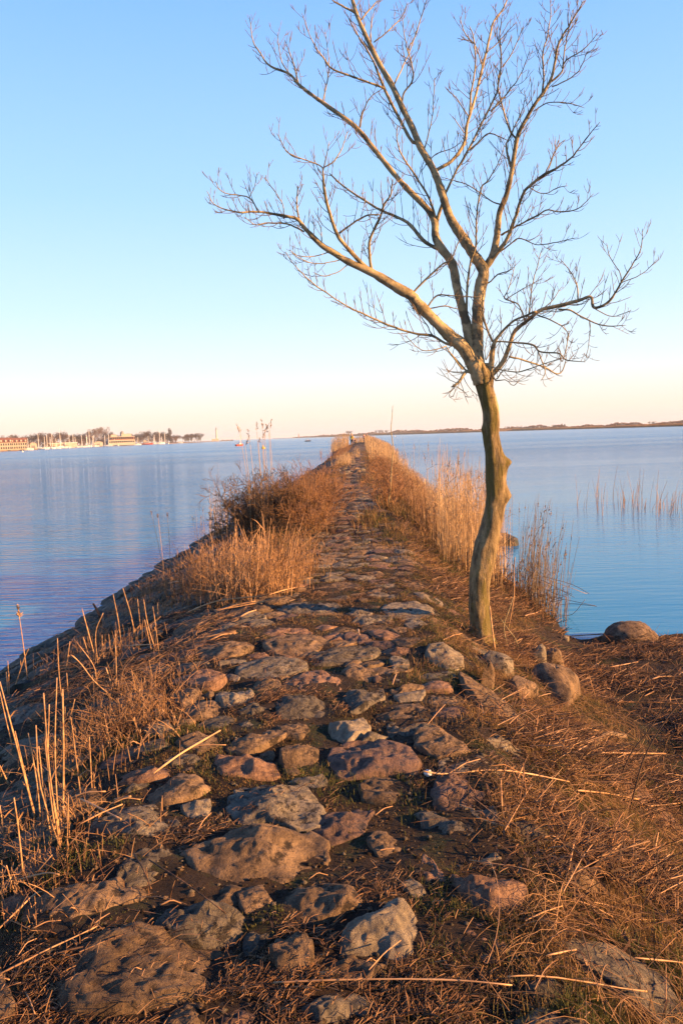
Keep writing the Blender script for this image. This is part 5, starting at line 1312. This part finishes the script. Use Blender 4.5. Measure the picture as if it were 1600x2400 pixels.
grass('mid_grass', 'low dry grass along both edges of the middle distance path', 34000, (-1.6, 1.9, 9.5, 34.0), lambda x, y: np.clip(np.abs(x + .4) - .12, 0, 1) * np.clip(.5 + .7 * fbm(x, y, 73, 2), 0, 1), .04, .16, .005, 'grass_dry', .6)

def dead(name, label, N, area, dens, l0, l1, w, m, up=.25):
    x, y = scatter(N, *area, dens); N = len(x); a = RNG.uniform(0, 2 * math.pi, N); e = np.abs(RNG.normal(0, up, N)); L = RNG.uniform(l0, l1, N)
    d = np.stack([np.cos(a) * np.cos(e), np.sin(a) * np.cos(e), np.sin(e) + .1], -1) * L[:, None]
    base = np.stack([x, y, H(x, y) + RNG.uniform(.002, .03, N)], -1)
    V, F = blades(base, d, np.full(N, w) * RNG.uniform(.5, 1.5, N)); V[:, 2] = np.maximum(V[:, 2], H0(V[:, 0], V[:, 1]) + .002)
    o = link(name, mesh_of(name, V, F, M[m], smooth=False), None); return tag(o, label, 'litter', None, 'stuff')
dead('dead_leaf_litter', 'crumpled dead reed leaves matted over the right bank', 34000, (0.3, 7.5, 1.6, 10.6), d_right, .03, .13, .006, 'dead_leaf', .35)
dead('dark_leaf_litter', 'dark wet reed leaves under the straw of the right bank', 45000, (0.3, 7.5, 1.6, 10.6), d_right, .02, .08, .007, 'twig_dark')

# arching dead stems tangled over the bank and the shoulder
def tangle(name, label, N, area, dens, l0, l1, r, m):
    x, y = scatter(N, *area, dens); N = len(x); L = RNG.uniform(l0, l1, N); a = RNG.uniform(0, 2 * math.pi, N); t = np.linspace(0, 1, 6)[None]
    hgt_ = L * RNG.uniform(.05, .38, N); cv = RNG.normal(0, .25, N) * L
    px_ = x[:, None] + np.cos(a)[:, None] * L[:, None] * t - np.sin(a)[:, None] * cv[:, None] * t ** 2
    py_ = y[:, None] + np.sin(a)[:, None] * L[:, None] * t + np.cos(a)[:, None] * cv[:, None] * t ** 2
    z0 = H0(x, y)[:, None] * (1 - t) + H0(px_[:, -1], py_[:, -1])[:, None] * t
    e_ = RNG.uniform(.6, 1.0, N)[:, None]
    P = np.stack([px_, py_, np.maximum(z0, H0(px_, py_)) + .015 + 4 * hgt_[:, None] * (t * e_) * (1 - t * e_)], -1)
    V, F = tubes(P, (r * RNG.uniform(.5, 1.3, N))[:, None] * (1 - .5 * t), 3)
    o = link(name, mesh_of(name, V, quads2tri(F), M[m]), None); return tag(o, label, 'litter', None, 'stuff')
tangle('tangled_stems', 'arching rusty dead stems tangled over the right bank', 1500, (.5, 6.5, 1.8, 10.2), d_right, .12, .50, .0019, 'litter')
tangle('pale_tangled_stems', 'thin pale grass stems arching over the right shoulder', 2600, (.15, 2.4, 1.6, 9.0), dg_dry, .08, .28, .0012, 'straw')
tangle('left_tangled_stems', 'thin dry stems tangled over the stones at the left', 1300, (-3.0, -.8, 1.6, 9.0), d_left, .10, .40, .0014, 'straw')

grass('joint_moss', 'dense short moss filling the joints between the path stones', 60000, (-1.5, .9, 1.5, 9.0), lambda x, y: (stone_lift(x, y) < .015) * np.clip(.5 + .7 * fbm(x * 3, y * 3, 83, 2), 0, 1), .006, .018, .0035, 'moss', 1.1)

grass('verge_grass', 'taller dry grass tufts encroaching on the far path', 15000, (-1.5, 1.4, 12.0, 75.0), lambda x, y: np.clip(np.abs(x + .42) - .22, 0, 1) * (fbm(x * 1.2, y * .5, 93, 2) > .05), .12, .38, .009, 'grass_dry', .5)
# ================================================================ FAR SHORES, HARBOUR, BOATS
def flat(name, c, rough=.8, c2=None, scale=.6): 
    M[name] = mat(name, c, c2 or tuple(v * .8 for v in c), scale, rough); return M[name]
flat('shore_soil', (.20, .14, .09)); flat('crown', (.055, .038, .040), .9, (.11, .07, .06), .4); flat('crown_pale', (.17, .11, .085), .9)
flat('wall_yellow', (.46, .41, .32)); flat('wall_cream', (.55, .48, .38)); flat('roof_red', (.22, .10, .08)); flat('window_dark', (.05, .05, .06), .2)
flat('wall_brick', (.36, .17, .11)); flat('boat_white', (.78, .76, .72), .35); flat('mast', (.90, .90, .88), .4); flat('boat_red', (.62, .10, .05), .4)
flat('boat_blue', (.10, .13, .22), .4); flat('rig', (.25, .22, .2), .5); flat('concrete', (.38, .34, .30)); flat('roof_grey', (.26, .24, .24))
flat('reed_far', (.42, .26, .14), .9, (.30, .17, .09), .05); flat('scrub_far', (.13, .07, .055), .9, (.20, .12, .085), .03); flat('black_rubber', (.025, .025, .03), .6)
flat('buoy_yellow', (.75, .45, .05), .5)

def SP(px, Y, z=0.0):                    # a point at depth Y in the direction of the photograph column px
    p = GY(px, horizon(px), Y); return np.array([p[0], p[1], z])
def shoreY(px): return float(np.interp(px, [-400, -100, 0, 70, 150, 230, 400, 470, 505, 548], [420, 520, 600, 680, 850, 980, 1150, 1400, 1750, 2100]))
# land of the left shore
pxs = np.linspace(-500, 548, 60); V, F = [], []
for i, q in enumerate(pxs):
    Y = shoreY(q); w = 260 if q < 430 else float(np.interp(q, [430, 470, 500, 548], [200, 90, 40, 14]))
    a = SP(q, Y - 2, -0.5); b_ = SP(q, Y, 0.7 if q < 500 else .9); c = SP(q, Y + w, 2.0 if q < 430 else 1.2); d = SP(q, Y + w + 6, -.5)
    V += [a, b_, c, d]
for i in range(len(pxs) - 1):
    for j in range(3): F.append((4 * i + j, 4 * i + j + 1, 4 * i + 5 + j, 4 * i + 4 + j))
tag(link('left_shore', mesh_of('left_shore', V, F, M['shore_soil'])), kind='structure')

# trees: bare crowns of many fine twig sprays
def tree_meshes(seed, shape, m='crown'):
    rs = np.random.default_rng(seed); N = 1500
    if shape == 'round': cl = [(0, 0, .62, .42, .34)] + [(rs.normal(0, .22), rs.normal(0, .22), rs.uniform(.42, .82), rs.uniform(.16, .26), rs.uniform(.12, .2)) for _ in range(9)]
    elif shape == 'tall': cl = [(rs.normal(0, .05), rs.normal(0, .05), z, .17 * (1.15 - abs(z - .5)), .13) for z in np.linspace(.15, .92, 8)]
    else: cl = [(rs.normal(0, .32), rs.normal(0, .3), rs.uniform(.25, .8), rs.uniform(.14, .24), rs.uniform(.14, .2)) for _ in range(12)]
    i = rs.integers(0, len(cl), N); cl = np.array(cl)[i]
    d = rs.normal(0, 1, (N, 3)); d /= np.linalg.norm(d, axis=1)[:, None]; r = rs.uniform(.3, 1, N) ** .5
    C = cl[:, :3] + d * r[:, None] * np.stack([cl[:, 3], cl[:, 3], cl[:, 4]], 1)
    C[:, 2] = np.clip(C[:, 2], .03, 1.02)
    t1 = rs.normal(0, 1, (N, 3)); t1 /= np.linalg.norm(t1, axis=1)[:, None]; t2 = np.cross(t1, rs.normal(0, 1, (N, 3))); t2 /= np.linalg.norm(t2, axis=1)[:, None]
    s1 = rs.uniform(.03, .06, N)[:, None]; s2 = rs.uniform(.008, .020, N)[:, None]
    V = np.stack([C - t1 * s1, C + t2 * s2, C + t1 * s1], 1).reshape(-1, 3)
    crown = mesh_of('crown', V, np.arange(len(V)).reshape(-1, 3), M[m], smooth=False)
    V, F = tube(np.array([[0, 0, -.05], [0.01, 0, .2], [0, .01, .45], [.02, 0, .75]]), [.022, .018, .013, .004], 5)
    return crown, mesh_of('trunk', V, F, M['crown'])
TM = {k: tree_meshes(s, sh, m) for k, s, sh, m in [('a', 1, 'round', 'crown'), ('b', 2, 'wide', 'crown'), ('c', 3, 'tall', 'crown'), ('d', 4, 'round', 'crown_pale'), ('e', 5, 'wide', 'crown_pale')]}
def far_tree(kind, px, Y, hpx, wpx, label, group=None, z=.8):
    p = SP(px, Y, z); h = hpx / ppm(Y); w = wpx / ppm(Y)
    root = empty('far_tree', p); tag(root, label, 'tree', group)
    for nm, me in zip(('crown', 'trunk'), TM[kind]):
        o = link(nm, me, root); o.scale = (w, w, h); o.rotation_euler = (0, 0, RNG.uniform(0, 6))
GT = 'bare trees in the wood behind the harbour'
tl = [(2,38),(14,36),(26,36),(38,38),(50,38),(60,36),(70,38),(80,44),(88,44),(100,45),(107,40),(116,36),(124,34),(133,38),(141,40),(150,40),(160,34),(170,34),(181,34),(190,32),(200,34),(210,36),(196,30),(220,40),(232,42),(243,44),(252,36),(262,32),(270,32),(282,30),(300,28),(315,28),(325,28),(336,30),(343,36),(350,34),(362,30),(372,32),(383,30),(392,30),(412,22),(-12,38),(-30,40),(-50,38)]
for i, (x, h) in enumerate(tl):
    Y = shoreY(x) + RNG.uniform(60, 130)
    far_tree(random.choice('abad') if x not in (220, 232, 243) else 'd', x, Y, h * RNG.uniform(.92, 1.08), RNG.uniform(20, 30), 'leafless grey brown tree in the wood behind the harbour', GT)
for i, x in enumerate(range(-60, 420, 8)):
    far_tree('b' if i % 2 else 'e', x + RNG.uniform(-2, 2), shoreY(x) + RNG.uniform(30, 70), RNG.uniform(15, 24), 20, 'low leafless shrubby tree behind the harbour boats', 'shrubby trees behind the harbour')
far_tree('c', 400, 1190, 34, 30, 'slender tallest tree standing alone right of the harbour masts')
for i, x in enumerate([429, 436, 443, 450, 457, 464, 471, 440, 455]):
    far_tree('b', x, 1280 + 8 * i, [17, 20, 22, 23, 24, 24, 20, 20, 22][i], 17, 'rounded brown tree in the grove on the point right of the harbour', 'trees of the grove on the point')

def house(name, label, cat, px, Y, build, rz=None):
    p = SP(px, Y, .7); root = empty(name, p); tag(root, label, cat)
    root.rotation_euler = (0, 0, (math.atan2(-p[0], p[1]) if rz is None else rz))
    build(root); return root
def terrace(root, w=11.0, nwin=7, h=9.5):
    MB().box((0, 0, h * .31), (w, 9, h * .62)).make('wall', [M['wall_yellow']], root)
    m_ = MB(); z0, z1 = h * .62, h; P = [(-w / 2 - .3, -4.9, z0), (w / 2 + .3, -4.9, z0), (w / 2 + .3, 4.9, z0), (-w / 2 - .3, 4.9, z0), (-w / 2 - .3, 0, z1), (w / 2 + .3, 0, z1)]
    m_.add(P, [(0, 1, 5, 4), (2, 3, 4, 5), (1, 2, 5), (3, 0, 4), (0, 3, 2, 1)]); roof = m_.make('roof', [M['roof_red']], root)
    win = MB().box((0, 0, 0), (.85, .12, 1.6)).make('window', [M['window_dark']], root); win.location = (-w / 2 + .8, -4.55, 1.7)
    dor = MB().box((0, 0, 0), (1.1, 1.6, 1.3)).make('dormer', [M['wall_cream']], root); dor.location = (-w / 2 + .8, -3.6, z0 + 1.2)
    for i in range(nwin):
        for r in range(2):
            if i == 0 and r == 0: continue
            c = win.copy(); COL.objects.link(c); c.parent = root; c.location = (-w / 2 + .8 + i * (w - 1.6) / (nwin - 1), -4.55, 1.7 + r * 2.7)
        if i and i % 2 == 0:
            c = dor.copy(); COL.objects.link(c); c.parent = root; c.location = (-w / 2 + .8 + i * (w - 1.6) / (nwin - 1), -3.6, z0 + 1.2)
house('terraced_house', 'yellow terrace with red dormered roof, cut by the left edge of the frame', 'house', 10, 622, lambda r: terrace(r, 11.5))
house('terraced_house', 'yellow terrace with red dormered roof, right hand one beside the harbour', 'house', 46, 655, lambda r: terrace(r, 11.5))
def hotel(root):
    MB().box((0, 0, 3.2), (32, 14, 6.4)).make('ground_storey', [M['wall_cream']], root)
    MB().box((1, 1, 8.2), (28, 12, 3.6)).make('brick_storey', [M['wall_brick']], root)
    MB().box((1, .5, 10.35), (30, 14, .7)).make('flat_roof', [M['wall_cream']], root)
    MB().box((6, 1, 12.2), (12, 8, 3.0)).make('penthouse', [M['wall_cream']], root)
    MB().box((-9, 1, 12.0), (7, 6, 2.6)).make('roof_cabin', [M['wall_cream']], root)
    u = np.linspace(0, 2 * math.pi, 14, endpoint=False); V = []
    for ph in np.linspace(0, math.pi / 2, 5): V += [(2.5 * math.cos(ph) * math.cos(a) + 1, 2.5 * math.cos(ph) * math.sin(a) + 1, 14.2 + 3.2 * math.sin(ph)) for a in u]
    F = [(14 * i + j, 14 * i + (j + 1) % 14, 14 * i + 14 + (j + 1) % 14, 14 * i + 14 + j) for i in range(4) for j in range(14)]
    V2 = [(2.5 * math.cos(a) + 1, 2.5 * math.sin(a) + 1, 10.7) for a in u]
    d = MB().add(V, F); d.add(V2 + V[:14], [(j, (j + 1) % 14, 14 + (j + 1) % 14, 14 + j) for j in range(14)]); d.make('round_tower', [M['roof_grey']], root)
    w = MB().box((0, 0, 0), (1.7, .14, 1.9)).make('window', [M['window_dark']], root); w.location = (-12, -5.06, 8.3)
    for i in range(1, 11):
        c = w.copy(); COL.objects.link(c); c.parent = root; c.location = (-12 + i * 2.5, -5.06, 8.3)
    for i in range(12):
        c = w.copy(); COL.objects.link(c); c.parent = root; c.location = (-14 + i * 2.55, -7.06, 4.2)
    MB().box((0, -7.6, 5.3), (31, 1.2, .3)).make('balcony', [M['wall_cream']], root)
    MB().box((-18, 2, 4.0), (5, 10, 8)).make('side_wing', [M['boat_blue']], root)
house('hotel', 'flat roofed cream and brick hotel with a round roof tower above the harbour', 'hotel', 286, 1020, hotel)
def shed(root, w=9.5, m='wall_cream'):
    MB().box((0, 0, 1.9), (w, 9, 3.8)).make('wall', [M[m]], root)
    a = np.linspace(0, math.pi, 8); V = [(w / 2 * math.cos(t) * 1.03, s, 3.8 + 1.7 * math.sin(t)) for s in (-4.6, 4.6) for t in a]
    F = [(i, i + 1, 9 + i, 8 + i) for i in range(7)] + [list(range(8)), list(range(15, 7, -1))]
    MB().add(V, F).make('roof', [M['wall_yellow']], root)
    MB().box((0, -4.55, 1.5), (3, .14, 3)).make('door', [M['roof_grey']], root)
house('boat_shed', 'pale boat shed with a rounded roof left of the hotel', 'shed', 232, 970, shed)
house('harbour_hut', 'small pale hut on the quay right of the yellow terraces', 'hut', 79, 690, lambda r: shed(r, 5.5))
house('harbour_hall', 'long low cream hall behind the boats in the middle of the harbour', 'hall', 146, 850, lambda r: (MB().box((0, 0, 2.2), (30, 8, 4.4)).make('wall', [M['wall_cream']], r), MB().box((0, 0, 4.75), (31, 9, .7)).make('roof', [M['boat_white']], r), MB().box((0, -4.1, 2.2), (8, .2, 2.4)).make('door', [M['roof_grey']], r)))
house('harbour_hut', 'small yellow hut among the masts right of the hotel', 'hut', 340, 1100, lambda r: shed(r, 5.0, 'wall_yellow'))
# lighthouse and mole end
def lighthouse(root):
    V, F = tube(np.array([[0, 0, 0], [0, 0, 14], [0, 0, 24]]), [2.0, 1.6, 1.3], 12); MB().add(V, F).make('tower', [M['wall_cream']], root)
    MB().tube([[0, 0, 24], [0, 0, 24.5]], 2.1, 12).make('gallery', [M['concrete']], root)
    MB().tube([[0, 0, 24.5], [0, 0, 27.2]], 1.0, 10).make('lantern', [M['roof_grey']], root)
    MB().tube([[0, 0, 27.2], [0, 0, 29], [0, 0, 31]], [1.2, .3, .1], 10).make('cap', [M['roof_red']], root)
    MB().box((-3, 0, 2.5), (15, 8, 5)).make('base_building', [M['wall_cream']], root)
house('lighthouse', 'slim white lighthouse on the end of the left shore', 'lighthouse', 508, 1790, lighthouse)
def tinybeacon(root):
    MB().tube([[0, 0, 0], [0, 0, 16]], [2.4, 1.5], 10).make('tower', [M['wall_brick']], root)
    MB().tube([[0, 0, 16], [0, 0, 21]], [1.9, .6], 10).make('lantern', [M['boat_white']], root)
house('beacon', 'tiny distant red beacon at the left tip of the far low land', 'beacon', 700, 3300, tinybeacon)

# boats ------------------------------------------------------------
def hull(L, B, Hh, m, keel=.25, n_=9):
    V, F = [], []
    for i in range(n_):
        t = i / (n_ - 1); w = B / 2 * (math.sin(math.pi * min(1, .28 + .72 * (1 - t))) ** .7 if t > .02 else .75); w = B / 2 * max(0.02, (1 - t ** 2.6)) * (0.78 + .22 * min(1, t * 4))
        sh = Hh * (1 + .22 * t ** 2); x = -L / 2 + L * t
        V += [(x, -w, sh), (x, -w * .86, sh * .35), (x, -w * .3, -keel), (x, w * .3, -keel), (x, w * .86, sh * .35), (x, w, sh)]
    for i in range(n_ - 1):
        for j in range(5): F.append((6 * i + j, 6 * i + j + 1, 6 * i + 7 + j, 6 * i + 6 + j))
        F.append((6 * i, 6 * i + 6, 6 * i + 11, 6 * i + 5))
    F.append((0, 1, 2, 3, 4, 5))
    return V, F
def sailboat(name, label, group, px, Y, mastpx, L=9.0, hm='boat_white', z=0.0, rz=None, stripe=None):
    p = SP(px, Y, z); root = empty(name, p); tag(root, label, 'sailboat', group); root.rotation_euler = (0, 0, RNG.uniform(-.6, .6) + (math.pi if random.random() < .5 else 0) if rz is None else rz)
    mh = mastpx / ppm(Y); mw = max(.12, 1.15 / ppm(Y) * .5)
    V, F = hull(L, L * .31, L * .13, hm); MB().add(V, F).make('hull', [M[hm]], root)
    MB().box((.2, 0, L * .16), (L * .36, L * .17, L * .07)).make('cabin', [M['boat_white']], root)
    MB().tube([[.6, 0, L * .1], [.6, 0, mh]], [mw, mw * .6], 6).make('mast', [M['mast']], root)
    MB().tube([[.6, 0, L * .26], [-L * .36, 0, L * .25]], max(.08, mw * .8), 5).make('boom', [M['boat_blue']], root)
    rg = MB(); rw = .02
    for e in ((L / 2, 0), (-L / 2, 0), (.4, L * .14), (.4, -L * .14)): rg.tube([[e[0], e[1], L * .14], [.6, 0, mh * .97]], rw, 3)
    rg.make('rigging', [M['rig']], root)
    return root
GB = 'sailboats with bare masts in the harbour'
gm = [(65,28),(93,37),(104,30),(113,34),(120,28),(125,35),(131,24),(155,18),(165,34),(174,32),(179,26),(194,29),(203,30),(206,24),(217,26),(222,27),(248,26),(255,28),(270,16),(323,19),(349,20),(362,22),(360,18),(379,18),(388,26)]
for x, h in gm: sailboat('sailboat', 'white sailboat with a bare mast moored in the far harbour', GB, x, shoreY(x) - RNG.uniform(2, 14), h, L=RNG.uniform(8, 11))
sailboat('sailboat', 'tallest masted sailboat in the left half of the harbour', None, 144, shoreY(144) - 6, 47, L=13)
sailboat('sailboat', 'tall masted sailboat just left of the pale boat shed', None, 212, shoreY(212) - 6, 38, L=12)
sailboat('sailboat', 'tallest masted sailboat right of the hotel', None, 374, shoreY(374) - 5, 36, L=14)
sailboat('sailboat', 'red hulled sailboat seen end on alone on the left channel', None, 561, 335, 50, L=4.8, hm='boat_red', rz=math.atan2(1, .55))
def motorboat(px, Y, L, label, hm='boat_white', rz=0.0):
    p = SP(px, Y, 0); root = empty('motorboat', p); tag(root, label, 'motorboat'); root.rotation_euler = (0, 0, rz)
    V, F = hull(L, L * .28, L * .13, hm); MB().add(V, F).make('hull', [M[hm]], root)
    MB().box((-.05 * L, 0, L * .20), (L * .45, L * .2, L * .12)).make('cabin', [M['boat_white']], root)
    MB().box((-.05 * L, 0, L * .215), (L * .46, L * .205, L * .045)).make('cabin_window', [M['window_dark']], root)
for x, L, lb in [(99,8,'white motorboat moored near the left harbour masts'), (127,10,'white motorboat below the long cream hall, left one'), (158,9,'white motorboat below the long cream hall, right one'), (188,11,'white motorboat in front of the dense mast group'), (220,9,'white motorboat below the pale boat shed')]:
    motorboat(x, shoreY(x) - 16, L, lb)
motorboat(290, shoreY(290) - 22, 17, 'long white passenger boat moored below the hotel'); motorboat(346, shoreY(346) - 15, 14, 'reddish hulled boat moored right of the hotel', 'boat_red'); motorboat(422, shoreY(422) - 20, 9, 'white motorboat apart at the right end of the harbour')
# small open boat with people on the channel, yellow and white buoys
p = SP(721, 470); db = empty('dinghy', p); tag(db, 'dark open boat carrying people on the channel left of the causeway tip', 'boat')
V, F = hull(3.4, 1.3, .5, 'black_rubber'); MB().add(V, F).make('hull', [M['black_rubber']], db)
def figure(name, label, p, h, top, bottom, cap, rz=0.0, seated=False, bag=False, skin='skin'):
    """continuous skinned body with clothes as children"""
    root = empty(name, p); tag(root, label, 'person'); root.rotation_euler = (0, 0, rz)
    s = h / 1.75
    if seated: J = [(0, 0, .45), (0, .02, .75), (0, .02, 1.0), (0, .02, 1.12), (0, .03, 1.22), (.2, 0, .98), (.25, .12, .72), (.15, .32, .6), (-.2, 0, .98), (-.25, .12, .72), (-.15, .32, .6), (.1, .02, .42), (.12, .45, .42), (.12, .5, .05), (-.1, .02, .42), (-.12, .45, .42), (-.12, .5, .05)]
    else: J = [(0, 0, .93), (0, 0, 1.15), (0, 0, 1.38), (0, 0, 1.5), (0, .02, 1.56), (.19, 0, 1.40), (.26, .02, 1.12), (.24, .14, .9), (-.19, 0, 1.40), (-.26, .02, 1.12), (-.24, .10, .88), (.09, 0, .88), (.11, .05, .48), (.11, 0, .06), (-.09, 0, .88), (-.12, -.03, .48), (-.13, -.12, .06)]
    Rr = [.14, .13, .13, .055, .05, .06, .045, .03, .06, .045, .03, .09, .062, .045, .09, .062, .045]
    E = [(0, 1), (1, 2), (2, 3), (3, 4), (2, 5), (5, 6), (6, 7), (2, 8), (8, 9), (9, 10), (0, 11), (11, 12), (12, 13), (0, 14), (14, 15), (15, 16)]
    def skin_(nm, idx, ed, k, m, parent):
        mp_ = {a: i for i, a in enumerate(idx)}; me = bpy.data.meshes.new(nm)
        me.from_pydata([tuple(np.array(J[a]) * s) for a in idx], [(mp_[a], mp_[b_]) for a, b_ in ed], []); me.materials.append(M[m])
        o = link(nm, me, parent); md = o.modifiers.new('skin', 'SKIN')
        for i, a in enumerate(idx): me.skin_vertices[0].data[i].radius = (Rr[a] * s * k, Rr[a] * s * k * .85)
        me.skin_vertices[0].data[0].use_root = True
        o.modifiers.new('sub', 'SUBSURF').levels = 1; o.modifiers['sub'].render_levels = 1
        return o
    skin_('body', list(range(17)), E, 1.0, 'skin', root)
    skin_('jacket', [0, 1, 2, 5, 6, 8, 9], [(0, 1), (1, 2), (2, 5), (5, 6), (2, 8), (8, 9)], 1.28, top, root)
    skin_('trousers', [0, 11, 12, 13, 14, 15, 16], [(0, 11), (11, 12), (12, 13), (0, 14), (14, 15), (15, 16)], 1.22, bottom, root)
    hz = (1.34 if seated else 1.66) * s; hy = .04 * s
    u, v = np.meshgrid(np.linspace(0, 2 * math.pi, 14, endpoint=False), np.linspace(0, math.pi, 9))
    rad = .098 * s * (1 + 0 * u); V = np.stack([rad * np.sin(v) * np.cos(u) * .85, rad * np.sin(v) * np.sin(u) + hy, rad * np.cos(v) * 1.2 + hz], -1)
    nose = (np.abs(u - math.pi / 2) < .3) & (np.abs(v - math.pi / 2 - .15) < .3); V[..., 1] += np.where(nose, .022 * s, 0)
    I = np.arange(14 * 9).reshape(9, 14); Jx = np.roll(I, -1, 1); F = np.stack([I[:-1], I[1:], Jx[1:], Jx[:-1]], -1).reshape(-1, 4)
    link('head', mesh_of('head', V, F, M['skin']), root)
    V2 = V[:5].copy(); V2[..., 0] *= 1.12; V2[..., 1] = (V2[..., 1] - hy) * 1.12 + hy; V2[..., 2] += .02 * s
    F = np.stack([I[:4], I[1:5], Jx[1:5], Jx[:4]], -1).reshape(-1, 4)
    link('cap', mesh_of('cap', V2, F, M[cap]), root)
    for sx_ in (.11, -.12): MB().box((sx_ * s, (.07 if not seated else .56) * s, .05 * s), (.09 * s, .26 * s, .1 * s)).make('shoe', [M['black_rubber']], root)
    if bag: MB().box((0, -.22 * s, 1.2 * s), (.3 * s, .18 * s, .42 * s)).make('backpack', [M['boat_blue']], root)
    return root
flat('skin', (.55, .33, .22), .6); flat('jacket_yellow', (.80, .48, .04), .7); flat('trousers_dark', (.09, .06, .06), .8); flat('cap_orange', (.62, .22, .08), .8); flat('jacket_purple', (.14, .09, .17), .8)
flat('jacket_dark', (.04, .04, .06), .8); flat('coat_tan', (.55, .36, .22), .8)
for i, dx in enumerate((-.9, 0, .8)):
    f = figure('person', ['person seated at the left end of the dark open boat', 'person in a pale top in the middle of the dark open boat', 'person seated at the right end of the dark open boat'][i], (p[0] + dx, p[1], .1), 1.7, ['jacket_dark', 'coat_tan', 'jacket_dark'][i], 'trousers_dark', 'jacket_dark', rz=-1.5, seated=True)
def onpath(px, Y): q = SP(px, Y); q[2] = float(H(q[0], q[1])) + .03; return q
figure('person', 'person in a yellow jacket and orange cap walking on the distant path', onpath(824, 110), 1.78, 'jacket_yellow', 'trousers_dark', 'cap_orange', rz=math.pi * .9)
figure('person', 'dark clothed person stooping just right of the yellow jacket', onpath(831, 108), 1.15, 'jacket_dark', 'jacket_dark', 'jacket_dark', rz=2.0)
figure('person', 'person in a purple jacket far along the path near its tip', onpath(853, 160), 1.75, 'jacket_purple', 'trousers_dark', 'jacket_dark', rz=.4)
figure('person', 'person in a tan coat beside the purple jacket near the tip', onpath(859, 163), 1.72, 'coat_tan', 'coat_tan', 'cap_orange', rz=-.5)
def buoy(px, Y, r, m, label):
    q = SP(px, Y); o = MB().tube([[0, 0, -.1], [0, 0, r * .3], [0, 0, r], [0, 0, r * 1.6], [0, 0, r * 2.4]], [r * .5, r, r, r * .35, r * .15], 10).make('buoy', [M[m]], None, q); tag(o, label, 'buoy')
buoy(53, 420, .45, 'boat_white', 'small white buoy on the water below the yellow terraces'); buoy(616, 205, .42, 'buoy_yellow', 'yellow buoy on the channel behind the bramble plumes')
buoy(925, 700, .5, 'boat_white', 'tiny white buoy on the lagoon right of the causeway')

# low reedy land on the right horizon
rp = [(640, 3900, .5), (688, 3500, 2), (720, 3200, 5), (780, 2600, 9), (830, 2500, 9), (860, 2350, 9), (880, 2300, 12), (920, 2150, 12), (1000, 1850, 10), (1100, 1550, 8.7), (1150, 1500, 8), (1200, 1500, 9.5), (1260, 1400, 8), (1330, 1200, 6.5), (1400, 1050, 6.2), (1500, 900, 6), (1600, 780, 5.4), (1750, 640, 5), (1900, 560, 5), (2200, 480, 5)]
rpx, rY, rH = [np.array(a, float) for a in zip(*rp)]
q = np.linspace(640, 2200, 120); V, F = [], []
for x in q:
    Y = np.interp(x, rpx, rY); V += [SP(x, Y - 1, -.4), SP(x, Y + 1, .5), SP(x, Y * 1.25 + 60, 1.2), SP(x, Y * 1.25 + 90, -.5)]
for i in range(len(q) - 1):
    for j in range(3): F.append((4 * i + j, 4 * i + j + 1, 4 * i + 5 + j, 4 * i + 4 + j))
tag(link('far_shore', mesh_of('far_shore', V, F, M['shore_soil'])), kind='structure')
N = 26000; x = RNG.uniform(686, 1800, N); Y = np.interp(x, rpx, rY) + RNG.uniform(0, 8, N); hh = np.interp(x, rpx, rH) * RNG.uniform(.28, .52, N)
P0 = np.array([SP(a, b_, .3) for a, b_ in zip(x, Y)]); w = 1.3 / ppm(1) * Y * RNG.uniform(.4, 1, N)
V = np.stack([P0 - np.stack([w, 0 * w, 0 * w], 1), P0 + np.stack([w, 0 * w, 0 * w], 1), P0 + np.stack([w * RNG.normal(0, .6, N), 0 * w, hh], 1)], 1).reshape(-1, 3)
tag(link('far_reed_belt', mesh_of('far_reed_belt', V, np.arange(3 * N).reshape(-1, 3), M['reed_far'], smooth=False)), 'tan belt of reeds along the water of the far low land', 'reeds', None, 'stuff')
N = 30000; x = RNG.uniform(686, 1800, N); Y0 = np.interp(x, rpx, rY); Y = Y0 + RNG.uniform(12, 60, N)
top = np.interp(x, rpx, rH) * (.78 + .28 * noise3(x * .045, 0, 0) + .10 * noise3(x * .22, 1, 0)); z = top * (.25 + .75 * RNG.random(N) ** .8)
P0 = np.array([SP(a, b_, c) for a, b_, c in zip(x, Y, z)]); s_ = (Y / FPX * .9)[:, None]
d1 = RNG.normal(0, 1, (N, 3)) * s_; d2 = RNG.normal(0, 1, (N, 3)) * s_
V = np.stack([P0 - d1, P0 + d1, P0 + d2 * [1, 1, .8]], 1).reshape(-1, 3)
tag(link('far_scrub_belt', mesh_of('far_scrub_belt', V, np.arange(3 * N).reshape(-1, 3), M['scrub_far'], smooth=False)), 'brown scrub behind the reed belt of the far low land', 'scrub', None, 'stuff')
far_tree('a', 817, 2420, 15, 17, 'rounded tree crown rising alone above the far low land left of the path tip')
for x, h, k in [(1530, 9, 'b'), (1300, 8, 'b'), (1316, 8, 'c'), (1322, 7, 'c'), (1190, 8, 'b'), (1245, 8, 'b'), (1215, 8, 'e'), (890, 10, 'b'), (905, 9, 'b'), (1470, 6, 'b')]:
    far_tree(k, x, np.interp(x, rpx, rY) + 30, h + 4, 14, 'low scrubby tree breaking the skyline of the far right land', 'skyline trees of the far right land')
# breakwater stones beyond the lighthouse
V, F = tube(np.array([SP(a, 2050, .0) for a in np.linspace(518, 546, 30)]) + np.stack([np.zeros(30), np.zeros(30), RNG.uniform(.3, 1.6, 30)], 1), np.full(30, 1.3), 6)
tag(link('breakwater', mesh_of('breakwater', V, F, M['stone_dark'], smooth=False)), 'low dark breakwater reaching right from the lighthouse', 'breakwater')
